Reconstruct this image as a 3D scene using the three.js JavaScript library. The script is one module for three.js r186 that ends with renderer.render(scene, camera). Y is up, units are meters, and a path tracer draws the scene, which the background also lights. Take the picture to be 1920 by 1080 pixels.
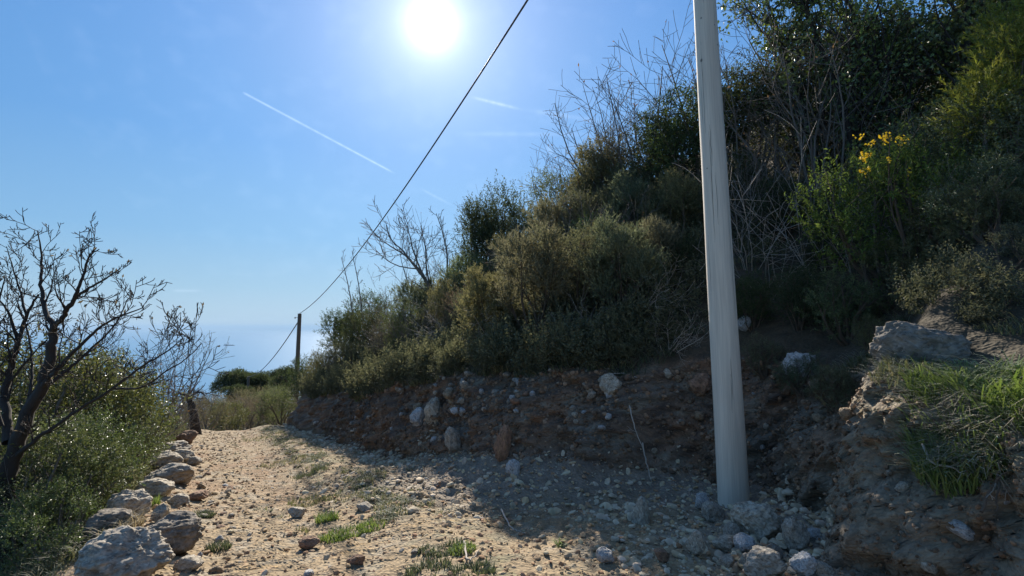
import * as THREE from 'three';
import { createNoise3D } from 'simplex-noise';
import { mergeGeometries } from 'three/addons/utils/BufferGeometryUtils.js';

// ------------------------------------------------------------------ camera, sky, sun, exposure
const EYE = 1.5, PITCH = Math.atan(0.075), FOCAL = 1000;   // focal length in pixels of a 1920 x 1080 frame
const scene = new THREE.Scene();
const camera = new THREE.PerspectiveCamera(2 * Math.atan(540 / FOCAL) * 180 / Math.PI, 16 / 9, 0.05, 200000);
camera.position.set(0, EYE, 0);
camera.rotation.set(PITCH, 0, 0);
const renderer = new THREE.WebGLRenderer();
renderer.toneMapping = THREE.LinearToneMapping;
renderer.toneMappingExposure = 1.92;
renderer.shadowMap.enabled = true;

// direction of a point of the frame, and the point at a given depth along the view axis
const CP = Math.cos(PITCH), SP = Math.sin(PITCH);
const ray = (px, py) => { const x = (px - 960) / FOCAL, y = (540 - py) / FOCAL; return new THREE.Vector3(x, y * CP + SP, -(CP - y * SP)); };
const at = (px, py, d) => ray(px, py).multiplyScalar(d).add(camera.position);

const SUN = ray(810, 44).normalize();
const sun = new THREE.DirectionalLight(new THREE.Color().setRGB(1, 0.91, 0.78), 5);
sun.name = 'sun'; sun.position.copy(SUN).multiplyScalar(60); sun.castShadow = true; sun.shadow.radius = 1;
Object.assign(sun.shadow.camera, { left: -40, right: 40, top: 40, bottom: -40, near: 1, far: 160 });
sun.shadow.mapSize.set(2048, 2048);
scene.add(sun, sun.target);

scene.fog = new THREE.FogExp2(new THREE.Color().setRGB(0.5, 0.74, 1.0), 2.6e-5);

const clamp = (x, a, b) => Math.min(b, Math.max(a, x)), mix = (a, b, t) => a + (b - a) * t;
const sstep = (a, b, x) => { const t = clamp((x - a) / (b - a), 0, 1); return t * t * (3 - 2 * t); };
function rngOf(seed) { let s = seed | 0; return () => { s = (s + 0x6d2b79f5) | 0; let t = Math.imul(s ^ (s >>> 15), 1 | s); t = (t + Math.imul(t ^ (t >>> 7), 61 | t)) ^ t; return ((t ^ (t >>> 14)) >>> 0) / 4294967296; }; }
const noise3 = createNoise3D(rngOf(7));
const fbm = (x, y, z, o = 4) => { let s = 0, a = 0.5; for (let i = 0; i < o; i++) { s += a * noise3(x, y, z); x *= 2.03; y *= 2.03; z *= 2.03; a *= 0.5; } return s; };

{ // the sky: blue air, paler towards the horizon, bright haze round the sun, a few vapour trails
  const W = 4096, H = 2048, data = new Float32Array(W * H * 4);
  const ramp = [[0, 0.62, 0.76, 0.84], [1.0, 0.50, 0.68, 0.82], [4, 0.38, 0.61, 0.81], [9, 0.25, 0.51, 0.82], [18, 0.145, 0.385, 0.78], [32, 0.10, 0.30, 0.70], [50, 0.13, 0.27, 0.56], [90, 0.14, 0.24, 0.46]];
  // vapour trails: two directions, width in degrees, strength
  const trails = [[[455, 173], [738, 324], 0.05, 0.40, 1], [[785, 352], [852, 387], 0.10, 0.10, 0], [[880, 181], [985, 207], 0.12, 0.22, 0], [[975, 204], [1160, 233], 0.22, 0.07, 0], [[850, 251], [1160, 252], 0.20, 0.06, 0], [[318, 545], [385, 545], 0.10, 0.10, 0], [[1026, 272], [1036, 292], 0.25, 0.08, 0]]
    .map(([a, b, w, k, sharp]) => { const A = ray(...a).normalize(), B = ray(...b).normalize(), N = A.clone().cross(B).normalize(), T = N.clone().cross(A).normalize(), L = Math.atan2(B.dot(T), B.dot(A)); return { A, N, T, L, w: w * Math.PI / 180, k, sharp }; });
  for (let r = 0; r < H; r++) {
    const el = ((r + 0.5) / H - 0.5) * 180, e = Math.max(0, el), ce = Math.cos(el * Math.PI / 180), y = Math.sin(el * Math.PI / 180);
    let k = 0; while (k < ramp.length - 2 && ramp[k + 1][0] < e) k++;
    const t = clamp((e - ramp[k][0]) / (ramp[k + 1][0] - ramp[k][0]), 0, 1);
    for (let c = 0; c < W; c++) {
      const az = ((c + 0.5) / W - 0.5) * 2 * Math.PI, x = Math.cos(az) * ce, z = Math.sin(az) * ce, o = (r * W + c) * 4;
      const cs = clamp(x * SUN.x + y * SUN.y + z * SUN.z, -1, 1), th = Math.acos(cs) * 180 / Math.PI;
      const around = 0.62 + 0.38 * Math.exp(-Math.max(0, th - 20) / 45);           // the sky is deeper away from the sun
      const glow = 0.48 * Math.exp(-th / 10.5) + 0.34 * Math.exp(-Math.pow(th / 5.0, 1.3)) + 1.8 * Math.exp(-Math.pow(th / 1.35, 1.3));
      let cloud = 0;
      if (cs > 0.5 && el > 0) for (const q of trails) {
        const off = x * q.N.x + y * q.N.y + z * q.N.z;
        if (Math.abs(off) > q.w * 3) continue;
        const al = Math.atan2(x * q.T.x + y * q.T.y + z * q.T.z, x * q.A.x + y * q.A.y + z * q.A.z) / q.L;
        if (al < -0.05 || al > 1.05) continue;
        const end = q.sharp ? sstep(-0.005, 0.02, al) * sstep(1.03, 0.93, al) : sstep(-0.02, 0.25, al) * sstep(1.03, 0.6, al);
        cloud += q.k * end * Math.exp(-(off * off) / (q.w * q.w)) * (0.85 + 0.3 * noise3(al * 14, 3, q.k * 9));
      }
      if (cs > 0.85 && el > 5) cloud += 0.035 * Math.max(0, fbm(x * 16, y * 22, z * 16, 3));
      const S = 0.575;
      data[o] = S * (mix(ramp[k][1], ramp[k + 1][1], t) * around + glow * 1.0 + cloud);
      data[o + 1] = S * (mix(ramp[k][2], ramp[k + 1][2], t) * around + glow * 0.95 + cloud);
      data[o + 2] = S * (mix(ramp[k][3], ramp[k + 1][3], t) * around + glow * 0.90 + cloud);
      data[o + 3] = 1;
    }
  }
  const sky = new THREE.DataTexture(data, W, H, THREE.RGBAFormat, THREE.FloatType);
  sky.mapping = THREE.EquirectangularReflectionMapping; sky.magFilter = THREE.LinearFilter; sky.needsUpdate = true;
  scene.background = sky; scene.environment = sky;
}

// ------------------------------------------------------------------ helpers
const V = (x, y, z) => new THREE.Vector3(x, y, z);
const taken = new Map();
const numbered = (name) => { const n = taken.get(name) ?? 0; taken.set(name, n + 1); return n ? `${name}_${String(n).padStart(3, '0')}` : name; };
function add(o, name, label, category, group) {
  o.name = numbered(name); o.userData = { label, category }; if (group) o.userData.group = group;
  o.traverse((m) => { m.castShadow = m.receiveShadow = true; });
  scene.add(o); return o;
}
const rgb = (r, g, b) => new THREE.Color().setRGB(r, g, b);

class MB {
  constructor() { this.p = []; this.n = []; this.c = []; this.t = []; this.i = []; this.flat = true; }
  v(x, y, z, c, u = 0, w = 0) { this.p.push(x, y, z); this.c.push(c[0], c[1], c[2]); this.t.push(u, w); return this.p.length / 3 - 1; }
  geo() {
    const g = new THREE.BufferGeometry();
    g.setAttribute('position', new THREE.BufferAttribute(new Float32Array(this.p), 3));
    g.setAttribute('color', new THREE.BufferAttribute(new Float32Array(this.c), 3));
    g.setAttribute('uv', new THREE.BufferAttribute(new Float32Array(this.t), 2));
    if (this.n.length) g.setAttribute('normal', new THREE.BufferAttribute(new Float32Array(this.n), 3));
    g.setIndex(this.i); return g;
  }
}
// a tapered tube along points; smooth normals
function tube(mb, pts, rad, sides, col) {
  const T = V(), A = V(), B = V(); let prev = null, along = 0, base = -1;
  for (let i = 0; i < pts.length; i++) {
    T.subVectors(pts[Math.min(i + 1, pts.length - 1)], pts[Math.max(i - 1, 0)]).normalize();
    if (!prev) A.set(0, 1, 0).cross(T).lengthSq() < 1e-4 ? A.set(1, 0, 0) : A.set(0, 1, 0).cross(T); else A.copy(prev).addScaledVector(T, -prev.dot(T));
    A.normalize(); B.crossVectors(T, A); prev = A.clone();
    if (i) along += pts[i].distanceTo(pts[i - 1]);
    const start = mb.p.length / 3;
    for (let k = 0; k <= sides; k++) {
      const a = k / sides * Math.PI * 2, ca = Math.cos(a), sa = Math.sin(a), nx = A.x * ca + B.x * sa, ny = A.y * ca + B.y * sa, nz = A.z * ca + B.z * sa;
      mb.v(pts[i].x + nx * rad[i], pts[i].y + ny * rad[i], pts[i].z + nz * rad[i], col, k / sides, along); mb.n.push(nx, ny, nz);
    }
    if (base >= 0) for (let k = 0; k < sides; k++) mb.i.push(base + k, base + k + 1, start + k, start + k, base + k + 1, start + k + 1);
    base = start;
  }
}
const rv = (r) => { const z = r() * 2 - 1, a = r() * Math.PI * 2, s = Math.sqrt(1 - z * z); return V(Math.cos(a) * s, z, Math.sin(a) * s); };
// a leaf: two faces folded along the midrib
function leaf(mb, p, dir, face, len, wid, c, fold = 0.25) {
  const side = V().crossVectors(dir, face).normalize(), n = V().crossVectors(side, dir).normalize(), m = p.clone().addScaledVector(dir, len * 0.45), f = n.clone().multiplyScalar(wid * fold);
  const a = mb.v(p.x, p.y, p.z, c), t = mb.v(p.x + dir.x * len - f.x, p.y + dir.y * len - f.y, p.z + dir.z * len - f.z, c);
  const l = mb.v(m.x + side.x * wid * 0.5 + f.x, m.y + side.y * wid * 0.5 + f.y, m.z + side.z * wid * 0.5 + f.z, c), q = mb.v(m.x - side.x * wid * 0.5 + f.x, m.y - side.y * wid * 0.5 + f.y, m.z - side.z * wid * 0.5 + f.z, c);
  mb.i.push(a, l, t, a, t, q);
}
function needle(mb, p, dir, side, len, wid, c) {
  const a = mb.v(p.x + side.x * wid * 0.5, p.y + side.y * wid * 0.5, p.z + side.z * wid * 0.5, c), b = mb.v(p.x - side.x * wid * 0.5, p.y - side.y * wid * 0.5, p.z - side.z * wid * 0.5, c), t = mb.v(p.x + dir.x * len, p.y + dir.y * len, p.z + dir.z * len, c);
  mb.i.push(a, b, t);
}
const tint = (a, b, r, lo = 0.7, hi = 1.3) => { const t = r(), k = lo + (hi - lo) * r(); return [mix(a[0], b[0], t) * k, mix(a[1], b[1], t) * k, mix(a[2], b[2], t) * k]; };

// grain textures: neutral colour variation and fine relief
function grain(size, f, seed) {
  const d = new Uint8Array(size * size * 4);
  for (let y = 0; y < size; y++) for (let x = 0; x < size; x++) { const v = clamp(f(x / size, y / size, seed), 0, 1) * 255; d.set([v, v, v, 255], (y * size + x) * 4); }
  const t = new THREE.DataTexture(d, size, size); t.wrapS = t.wrapT = THREE.RepeatWrapping; t.magFilter = THREE.LinearFilter; t.minFilter = THREE.LinearMipmapLinearFilter; t.needsUpdate = true; return t;
}
// periodic noise on a torus
const pn = (u, v, k, s) => { const a = u * Math.PI * 2, b = v * Math.PI * 2, R = k / (Math.PI * 2); return noise3(Math.cos(a) * R + s, Math.sin(a) * R + Math.cos(b) * R * 1.3, Math.sin(b) * R - s); };
const pf = (u, v, k, s, o) => { let t = 0, a = 0.5; for (let i = 0; i < o; i++) { t += a * pn(u, v, k, s + i * 11.3); k *= 2; a *= 0.55; } return t; };
function pebbles(u, v, n, seed) { // distance to scattered rounded grains, periodic
  let best = 9; const x = u * n, y = v * n, ix = Math.floor(x), iy = Math.floor(y);
  for (let j = -1; j <= 1; j++) for (let i = -1; i <= 1; i++) {
    const cx = ((ix + i) % n + n) % n, cy = ((iy + j) % n + n) % n, r = rngOf(cx * 7919 + cy * 104729 + seed); r();
    const dx = ix + i + r() - x, dy = iy + j + r() - y, R = 0.35 + 0.5 * r(); best = Math.min(best, Math.hypot(dx, dy) / R);
  }
  return best;
}
const soilGrain = grain(1024, (u, v) => 0.62 + 0.26 * pf(u, v, 9, 1, 6) + 0.16 * (pebbles(u, v, 70, 5) < 0.75 ? 0.6 : -0.35) + 0.1 * pn(u, v, 160, 4));
const soilRelief = grain(1024, (u, v) => 0.35 + 0.2 * pf(u, v, 14, 2, 5) + 0.32 * Math.max(0, 1 - pebbles(u, v, 70, 5)) + 0.22 * Math.max(0, 1 - pebbles(u, v, 28, 9)));
const stoneGrain = grain(512, (u, v) => 0.72 + 0.3 * pf(u, v, 5, 3, 6) - 0.25 * sstep(0.12, 0.3, pf(u, v, 8, 6, 4)) + 0.08 * pn(u, v, 90, 2));
const stoneRelief = grain(512, (u, v) => 0.5 + 0.5 * pf(u, v, 6, 8, 6) - 0.2 * Math.exp(-Math.pow(pf(u, v, 4, 4, 3) / 0.02, 2)));
const poleGrain = (() => { // bleached timber: long fibres, drying cracks, knots
  const W = 512, H = 2048, d = new Uint8Array(W * H * 4), b = new Uint8Array(W * H * 4), r = rngOf(41), cracks = [], knots = [];
  for (let i = 0; i < 46; i++) cracks.push([r(), r(), 0.02 + 0.10 * r() * r(), 0.0012 + 0.0022 * r(), r() * 9]);
  for (let i = 0; i < 34; i++) knots.push([r(), r(), 0.006 + 0.010 * r()]);
  for (let y = 0; y < H; y++) for (let x = 0; x < W; x++) {
    const u = x / W, v = y / H, a = u * Math.PI * 2; let c = 0.88 + 0.035 * noise3(Math.cos(a) * 9, Math.sin(a) * 9, v * 14) + 0.025 * noise3(Math.cos(a) * 30, Math.sin(a) * 30, v * 30) + 0.05 * fbm(Math.cos(a), Math.sin(a), v * 5), h = 0.6 + 0.06 * noise3(Math.cos(a) * 24, Math.sin(a) * 24, v * 18);
    for (const [cu, cv, l, w, s] of cracks) { const dv = (v - cv) / l; if (Math.abs(dv) > 1) continue; let du = u - cu - 0.006 * noise3(s, v * 40, 0); du -= Math.round(du); const k = Math.exp(-Math.pow(du / (w * (1 - dv * dv) + 1e-4), 2)); c -= 0.5 * k; h -= 0.6 * k; }
    for (const [ku, kv, q] of knots) { let du = u - ku; du -= Math.round(du); const e = Math.hypot(du * 0.8, (v - kv) * 9) / q; if (e < 1.6) { const k = sstep(1.5, 0.5, e); c -= 0.35 * k; h -= 0.2 * k; } }
    const o = (y * W + x) * 4; c = clamp(c, 0.05, 1) * 255; d.set([c, c * 0.985, c * 0.955, 255], o); const hh = clamp(h, 0, 1) * 255; b.set([hh, hh, hh, 255], o);
  }
  const mk = (q, srgb) => { const t = new THREE.DataTexture(q, W, H); t.wrapS = t.wrapT = THREE.RepeatWrapping; t.magFilter = THREE.LinearFilter; if (srgb) t.colorSpace = THREE.SRGBColorSpace; t.needsUpdate = true; return t; };
  return [mk(d, true), mk(b, false)];
})();

const M = {
  ground: new THREE.MeshStandardMaterial({ vertexColors: true, map: soilGrain, bumpMap: soilRelief, bumpScale: 0.02, roughness: 0.95 }),
  stone: new THREE.MeshStandardMaterial({ vertexColors: true, map: stoneGrain, bumpMap: stoneRelief, bumpScale: 0.008, roughness: 0.9 }),
  gravel: new THREE.MeshStandardMaterial({ vertexColors: true, roughness: 0.92, flatShading: true }),
  bark: new THREE.MeshStandardMaterial({ vertexColors: true, bumpMap: stoneRelief, bumpScale: 0.004, roughness: 0.92 }),
  leaf: new THREE.MeshPhysicalMaterial({ vertexColors: true, roughness: 0.92, transmission: 0.5, specularIntensity: 0.5, thickness: 0, side: THREE.DoubleSide }),
  glossLeaf: new THREE.MeshPhysicalMaterial({ vertexColors: true, roughness: 0.88, transmission: 0.42, thickness: 0, clearcoat: 0.55, clearcoatRoughness: 0.32, side: THREE.DoubleSide }),
  grass: new THREE.MeshPhysicalMaterial({ vertexColors: true, roughness: 0.88, transmission: 0.5, thickness: 0, side: THREE.DoubleSide }),
  petal: new THREE.MeshPhysicalMaterial({ color: rgb(0.85, 0.6, 0.02), roughness: 0.8, transmission: 0.4, thickness: 0, side: THREE.DoubleSide }),
  pole: new THREE.MeshStandardMaterial({ color: rgb(0.88, 0.81, 0.71), map: poleGrain[0], bumpMap: poleGrain[1], bumpScale: 0.004, roughness: 0.8 }),
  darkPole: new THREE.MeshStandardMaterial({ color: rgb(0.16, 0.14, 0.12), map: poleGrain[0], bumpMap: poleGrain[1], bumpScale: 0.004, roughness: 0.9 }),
  metal: new THREE.MeshStandardMaterial({ color: rgb(0.3, 0.3, 0.3), metalness: 0.8, roughness: 0.5 }),
  cable: new THREE.MeshStandardMaterial({ color: rgb(0.07, 0.07, 0.07), roughness: 0.6 }),
  sea: new THREE.MeshPhysicalMaterial({ color: rgb(0.05, 0.18, 0.33), roughness: 0.3, specularIntensity: 0.3 }),
  hull: new THREE.MeshStandardMaterial({ color: rgb(0.06, 0.07, 0.09), roughness: 0.6 }),
  cabin: new THREE.MeshStandardMaterial({ color: rgb(0.6, 0.6, 0.58), roughness: 0.6 }),
};

// ------------------------------------------------------------------ the lie of the land
// u runs along the track (away from the camera, bearing left), v across it to the right; w is v measured from the foot of the cut bank
const UX = -0.482, UZ = -0.876;
const toUV = (x, z) => [x * UX + z * UZ, x * -UZ + z * UX];
const fromUV = (u, v) => [u * UX - v * UZ, u * UZ + v * UX];
const table = (t, x) => { let i = 0; while (i < t.length - 2 && t[i + 1][0] < x) i++; const q = clamp((x - t[i][0]) / (t[i + 1][0] - t[i][0]), 0, 1); return mix(t[i][1], t[i + 1][1], q * q * (3 - 2 * q)); };
const foot = (u) => table([[-6, 2.9], [1.0, 3.0], [1.8, 3.2], [2.5, 4.0], [3.3, 4.5], [3.9, 4.35], [4.7, 3.35], [5.6, 2.85], [7.7, 2.6], [10, 2.5], [14, 2.3], [18.2, 2.05], [20.5, 3.2], [24, 6.5], [30, 12], [40, 16]], u) + 0.13 * noise3(u * 0.9, 4, 0) * sstep(24, 18, u);
const bankTop = (u) => table([[-6, 0.8], [0.5, 0.85], [2.5, 1.05], [4, 1.2], [6, 1.25], [9, 1.15], [12, 1.0], [18, 0.95], [22, 0.7], [28, 0.3]], u) + 0.1 * noise3(u * 0.7, 9, 0);
const bankRun = (u) => table([[0, 0.55], [3, 0.6], [4.5, 0.75], [6, 0.65], [9, 0.5], [30, 0.45]], u);
function trackY(u) {
  const uu = u > 2.2 ? u : 2.2 + (u - 2.2) * 0.15;
  let y = 0.31 - 0.105 * Math.min(uu, 19.3);
  if (u > 19.3) y -= 0.21 * Math.min(u - 19.3, 26); if (u > 45.3) y -= 0.1 * Math.min(u - 45.3, 45); if (u > 90) y -= 0.75 * (u - 90);
  return y;
}
function groundY(u, w) {
  const f = foot(u), v = f + w; let y = trackY(u);
  const near = sstep(60, 25, Math.abs(u)) ;
  // ruts and the crown between them
  y += near * (0.05 * Math.exp(-Math.pow((v - 1.5) / 0.35, 2)) - 0.03 * Math.exp(-Math.pow((v - 0.75) / 0.35, 2)) - 0.025 * Math.exp(-Math.pow((v - 2.2) / 0.3, 2)));
  y += near * (0.035 * fbm(u * 1.3, v * 1.3, 2) + 0.022 * fbm(u * 5, v * 5, 5, 4));
  y += near * 0.012 * noise3(u * 13, v * 13, 1) * sstep(14, 8, u);
  if (w > -2 && w < 0.3) y += 0.07 * fbm(u * 3.2, v * 3.2, 12, 4) * sstep(-2, -1, w) * sstep(0.3, -0.1, w) * sstep(9, 6.5, u);
  if (v < -0.5) { const t = -0.5 - v; y -= 0.26 * Math.min(t, 14) + 0.35 * Math.max(0, Math.min(t - 14, 60)) + 0.8 * Math.max(0, t - 74); y += 0.18 * fbm(u * 0.5, v * 0.5, 8) * sstep(0, 2, t); }
  y += 0.12 * Math.exp(-Math.pow((v + 0.55) / 0.4, 2)) * near;              // low shoulder the edge stones sit on
  if (w > 0) {
    const run = bankRun(u), top = bankTop(u), s = w - run;
    const k = clamp(w / run, 0, 1);
    y += top * Math.pow(k, 0.82) ;
    if (s > 0) y += 0.6 * Math.min(s, 22) + 0.3 * Math.max(0, s - 22) + 0.25 * fbm(u * 0.35, s * 0.35, 3) * sstep(0, 3, s) + 0.05 * fbm(u * 2, s * 2, 6);
    y += (0.10 + 0.26 * sstep(8.5, 6, u) * sstep(3.6, 4.9, u)) * (1 - k);
  } else y += 0.10 * Math.exp(w / 0.22) + 0.26 * Math.pow(sstep(-1.5, 0.1, w), 1.0) * sstep(8.5, 6, u) * sstep(3.6, 4.9, u);   // scree at the foot
  return Math.max(y, -402);
}
// how far the cut face stands out from its plane
function faceOut(u, w, y) {
  const run = bankRun(u), face = sstep(-0.12, 0.06, w) * sstep(run + 0.25, run, w) * sstep(30, 22, u);
  return face > 0 ? face * (0.26 * fbm(u * 1.7, y * 1.7, w * 1.1, 5) + 0.12 * fbm(u * 6, y * 6, w * 6, 4) + 0.05 * Math.abs(noise3(u * 13, y * 13, w * 9))) : 0;
}
const surface = (u, w) => { const y = groundY(u, w), [x, z] = fromUV(u, foot(u) + w - faceOut(u, w, y)); return V(x, y, z); };
const heightAt = (x, z) => { const [u, v] = toUV(x, z); return groundY(u, v - foot(u)); };
function onGround(px, py) { // where the line of sight through a point of the frame meets the land
  const r = ray(px, py); let d = 1.5;
  for (let i = 0; i < 4000; i++) { const q = camera.position.clone().addScaledVector(r, d); if (q.y < heightAt(q.x, q.z)) return { p: q, d }; d += 0.01 + d * 0.001; }
  return { p: camera.position.clone().addScaledVector(r, 20), d: 20 };
}
{
  const us = [], ws = [];
  const spread = (list, lo, hi, cells, far, grow = 1.16) => {
    let a = [], x = lo, st = cells(lo); while (x > -far) { st *= grow; x -= st; a.unshift(x); }
    for (x = lo; x < hi;) { a.push(x); x += cells(x); }
    st = cells(hi); x = hi; while (x < far) { a.push(x); st *= grow; x += st; } a.push(far);
    list.push(...a);
  };
  spread(us, 1.2, 21, (x) => x < 7 ? 0.035 : x < 12 ? 0.055 : 0.09, 1100);
  spread(ws, -6, 2.4, (x) => x < -4.2 ? 0.10 : x < -0.1 ? 0.045 : x < 0.8 ? 0.022 : 0.06, 1100);
  const nu = us.length, nw = ws.length, pos = new Float32Array(nu * nw * 3), col = new Float32Array(nu * nw * 3), uv = new Float32Array(nu * nw * 2), idx = new Uint32Array((nu - 1) * (nw - 1) * 6);
  for (let j = 0; j < nu; j++) for (let i = 0; i < nw; i++) {
    const u = us[j], w = ws[i], f = foot(u), v = f + w, run = bankRun(u), o = j * nw + i;
    const y = groundY(u, w), out = faceOut(u, w, y);
    const [x, z] = fromUV(u, v - out);
    pos.set([x, y, z], o * 3);
    uv.set([u / 1.9, (v + y * 0.9) / 1.9], o * 2);
    // what the ground is made of
    const n1 = fbm(u * 0.7, v * 0.7, 1), n2 = fbm(u * 3.1, v * 3.1, 7), n3 = noise3(u * 11, v * 11, 4);
    let c = [0.365, 0.268, 0.153];                                             // pale orange track dirt
    const blend = (q, k) => { c = [mix(c[0], q[0], k), mix(c[1], q[1], k), mix(c[2], q[2], k)]; };
    blend([0.33, 0.212, 0.115], sstep(0.0, 0.5, n1 + 0.3 * n2 + 0.35 * Math.exp(-Math.pow((v - 0.75) / 0.4, 2))));
    blend([0.39, 0.325, 0.23], sstep(0.05, 0.45, n2 + 0.3 * n3));             // limestone crumbs
    blend([0.22, 0.20, 0.10], 0.75 * sstep(0.75, 0.1, Math.abs(v - 1.5)) * sstep(-0.2, 0.25, n1 + n2));   // thin turf between the ruts
    blend([0.30, 0.25, 0.20], 0.8 * sstep(-1.7, -0.7, w + 0.5 * n1) * sstep(7.8, 5.6, u));  // grey rubble below the near bank
    blend([0.14, 0.12, 0.06], sstep(-0.9, -1.7, v + 0.5 * n1));
    if (w > -0.25) {
      const b = sstep(-0.25, 0.1, w + 0.2 * n2); const nb = fbm(u * 1.1, y * 1.6, 11), nc = fbm(u * 4, y * 5, 15);
      let q = [0.25, 0.17, 0.115];
      const m2 = (p, k) => { q = [mix(q[0], p[0], k), mix(q[1], p[1], k), mix(q[2], p[2], k)]; };
      m2([0.33, 0.19, 0.11], sstep(0.05, 0.4, nb)); m2([0.22, 0.19, 0.15], sstep(0.05, 0.4, -nb)); m2([0.14, 0.10, 0.075], sstep(0.1, 0.4, nc)); m2([0.31, 0.26, 0.19], sstep(0.15, 0.4, -nc));
      m2([0.34, 0.28, 0.19], 0.75 * sstep(3.2, 2.2, u + 0.4 * nb) * sstep(-0.2, 0.2, nc + 0.15));
      blend(q, b);
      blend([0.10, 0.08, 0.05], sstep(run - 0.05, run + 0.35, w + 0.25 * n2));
    }
    if (u > 24 || v < -12 || w > 12) blend([0.15, 0.12, 0.07], 0.7);
    const far = sstep(30, 60, Math.hypot(u, v)); blend([0.13, 0.115, 0.07], far);
    col.set(c, o * 3);
  }
  let k = 0;
  for (let j = 0; j < nu - 1; j++) for (let i = 0; i < nw - 1; i++) { const a = j * nw + i, b = a + 1, c2 = a + nw, d = c2 + 1; idx.set([a, c2, b, b, c2, d], k); k += 6; }
  const g = new THREE.BufferGeometry();
  g.setAttribute('position', new THREE.BufferAttribute(pos, 3)); g.setAttribute('color', new THREE.BufferAttribute(col, 3)); g.setAttribute('uv', new THREE.BufferAttribute(uv, 2)); g.setIndex(new THREE.BufferAttribute(idx, 1)); g.computeVertexNormals();
  const nn = g.attributes.normal; let up = 0; for (let i = 0; i < nn.count; i += 97) up += nn.getY(i);
  if (up < 0) { for (let i = 0; i < idx.length; i += 3) { const t = idx[i]; idx[i] = idx[i + 1]; idx[i + 1] = t; } g.computeVertexNormals(); }
  M.landMesh = new THREE.Mesh(g, M.ground); M.landMesh.name = 'ground'; M.landMesh.userData = { kind: 'structure', label: 'stony dirt track below a cut earth bank and hillside', category: 'ground' };
  M.landMesh.castShadow = M.landMesh.receiveShadow = true; scene.add(M.landMesh);
  console.log('ground', nu, nw);
}
const land = M.landMesh; delete M.landMesh;
{
  const g = new THREE.PlaneGeometry(240000, 240000, 2, 2); g.rotateX(-Math.PI / 2);
  const m = new THREE.Mesh(g, M.sea); m.position.set(0, EYE - 400, -60000); m.name = 'sea'; m.userData = { kind: 'structure', label: 'calm blue sea reaching to the hazy horizon', category: 'sea' }; m.receiveShadow = true; scene.add(m);
}

// ------------------------------------------------------------------ stones
function rockGeo(seed, detail, { cuts = 14, rough = 0.07, base = [0.46, 0.43, 0.37], stain = [0.27, 0.24, 0.2], ochre = 0.2 } = {}) {
  const r = rngOf(seed), g = new THREE.IcosahedronGeometry(1, detail), planes = [];
  for (let i = 0; i < cuts; i++) planes.push([rv(r), 0.72 + 0.3 * r()]);
  const merged = new Map(), P = g.attributes.position, pos = [], col = [], uv = [], idx = [];
  for (let i = 0; i < P.count; i++) {
    const d = V().fromBufferAttribute(P, i).normalize(), key = [d.x, d.y, d.z].map((q) => Math.round(q * 1e4)).join();
    if (!merged.has(key)) {
      let rad = 1.15; for (const [n, h] of planes) { const q = n.dot(d); if (q > 0.05) { const cut = h / q, b = detail < 5 ? 0.025 : 0.045, e = clamp(0.5 + 0.5 * (cut - rad) / b, 0, 1); rad = mix(cut, rad, e) - b * e * (1 - e); } }
      rad *= 1 + rough * (fbm(d.x * 2 + seed, d.y * 2, d.z * 2, 3) * 1.4 + (detail > 6 ? 0.6 * fbm(d.x * 7, d.y * 7 + seed, d.z * 7, 4) : 0.3 * noise3(d.x * 6, d.y * 6 + seed, d.z * 6)));
      const k = sstep(-0.1, 0.35, fbm(d.x * 1.7, d.y * 1.7 + seed, d.z * 1.7)), oc = ochre * sstep(0, 0.4, fbm(d.x * 2.2 + 9, d.y * 2.2, d.z * 2.2 + seed)), m = 0.9 + 0.25 * noise3(d.x * 9, d.y * 9, d.z * 9 + seed);
      let c = [0, 1, 2].map((q) => mix(base[q], stain[q], k * 0.75)); c = [0, 1, 2].map((q) => mix(c[q], [0.42, 0.27, 0.14][q], oc) * m);
      merged.set(key, pos.length / 3); pos.push(d.x * rad, d.y * rad, d.z * rad); col.push(...c); uv.push(d.x * 0.62 + d.z * 0.45, d.y * 0.66 + d.z * 0.4 - d.x * 0.2);
    }
    idx.push(merged.get(key));
  }
  const o = new THREE.BufferGeometry(); o.setAttribute('position', new THREE.BufferAttribute(new Float32Array(pos), 3)); o.setAttribute('color', new THREE.BufferAttribute(new Float32Array(col), 3)); o.setAttribute('uv', new THREE.BufferAttribute(new Float32Array(uv), 2)); o.setIndex(idx); o.computeVertexNormals();
  o.computeBoundingBox(); const s = o.boundingBox.getSize(V()), ce = o.boundingBox.getCenter(V()); o.translate(-ce.x, -ce.y, -ce.z).scale(1 / s.x, 1 / s.y, 1 / s.z); o.computeVertexNormals();
  const f = o.toNonIndexed(), FP = f.attributes.position, U = f.attributes.uv, e1 = V(), e2 = V(), a0 = V();
  for (let i = 0; i < FP.count; i += 3) {
    a0.fromBufferAttribute(FP, i); e1.fromBufferAttribute(FP, i + 1).sub(a0); e2.fromBufferAttribute(FP, i + 2).sub(a0); e1.cross(e2);
    const ax = Math.abs(e1.x), ay = Math.abs(e1.y), az = Math.abs(e1.z), k = ax > ay && ax > az ? 0 : ay > az ? 1 : 2;
    for (let j = i; j < i + 3; j++) U.setXY(j, k === 0 ? FP.getZ(j) : FP.getX(j), (k === 1 ? FP.getZ(j) : FP.getY(j)) + k * 0.3);
  }
  return f;
}
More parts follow.
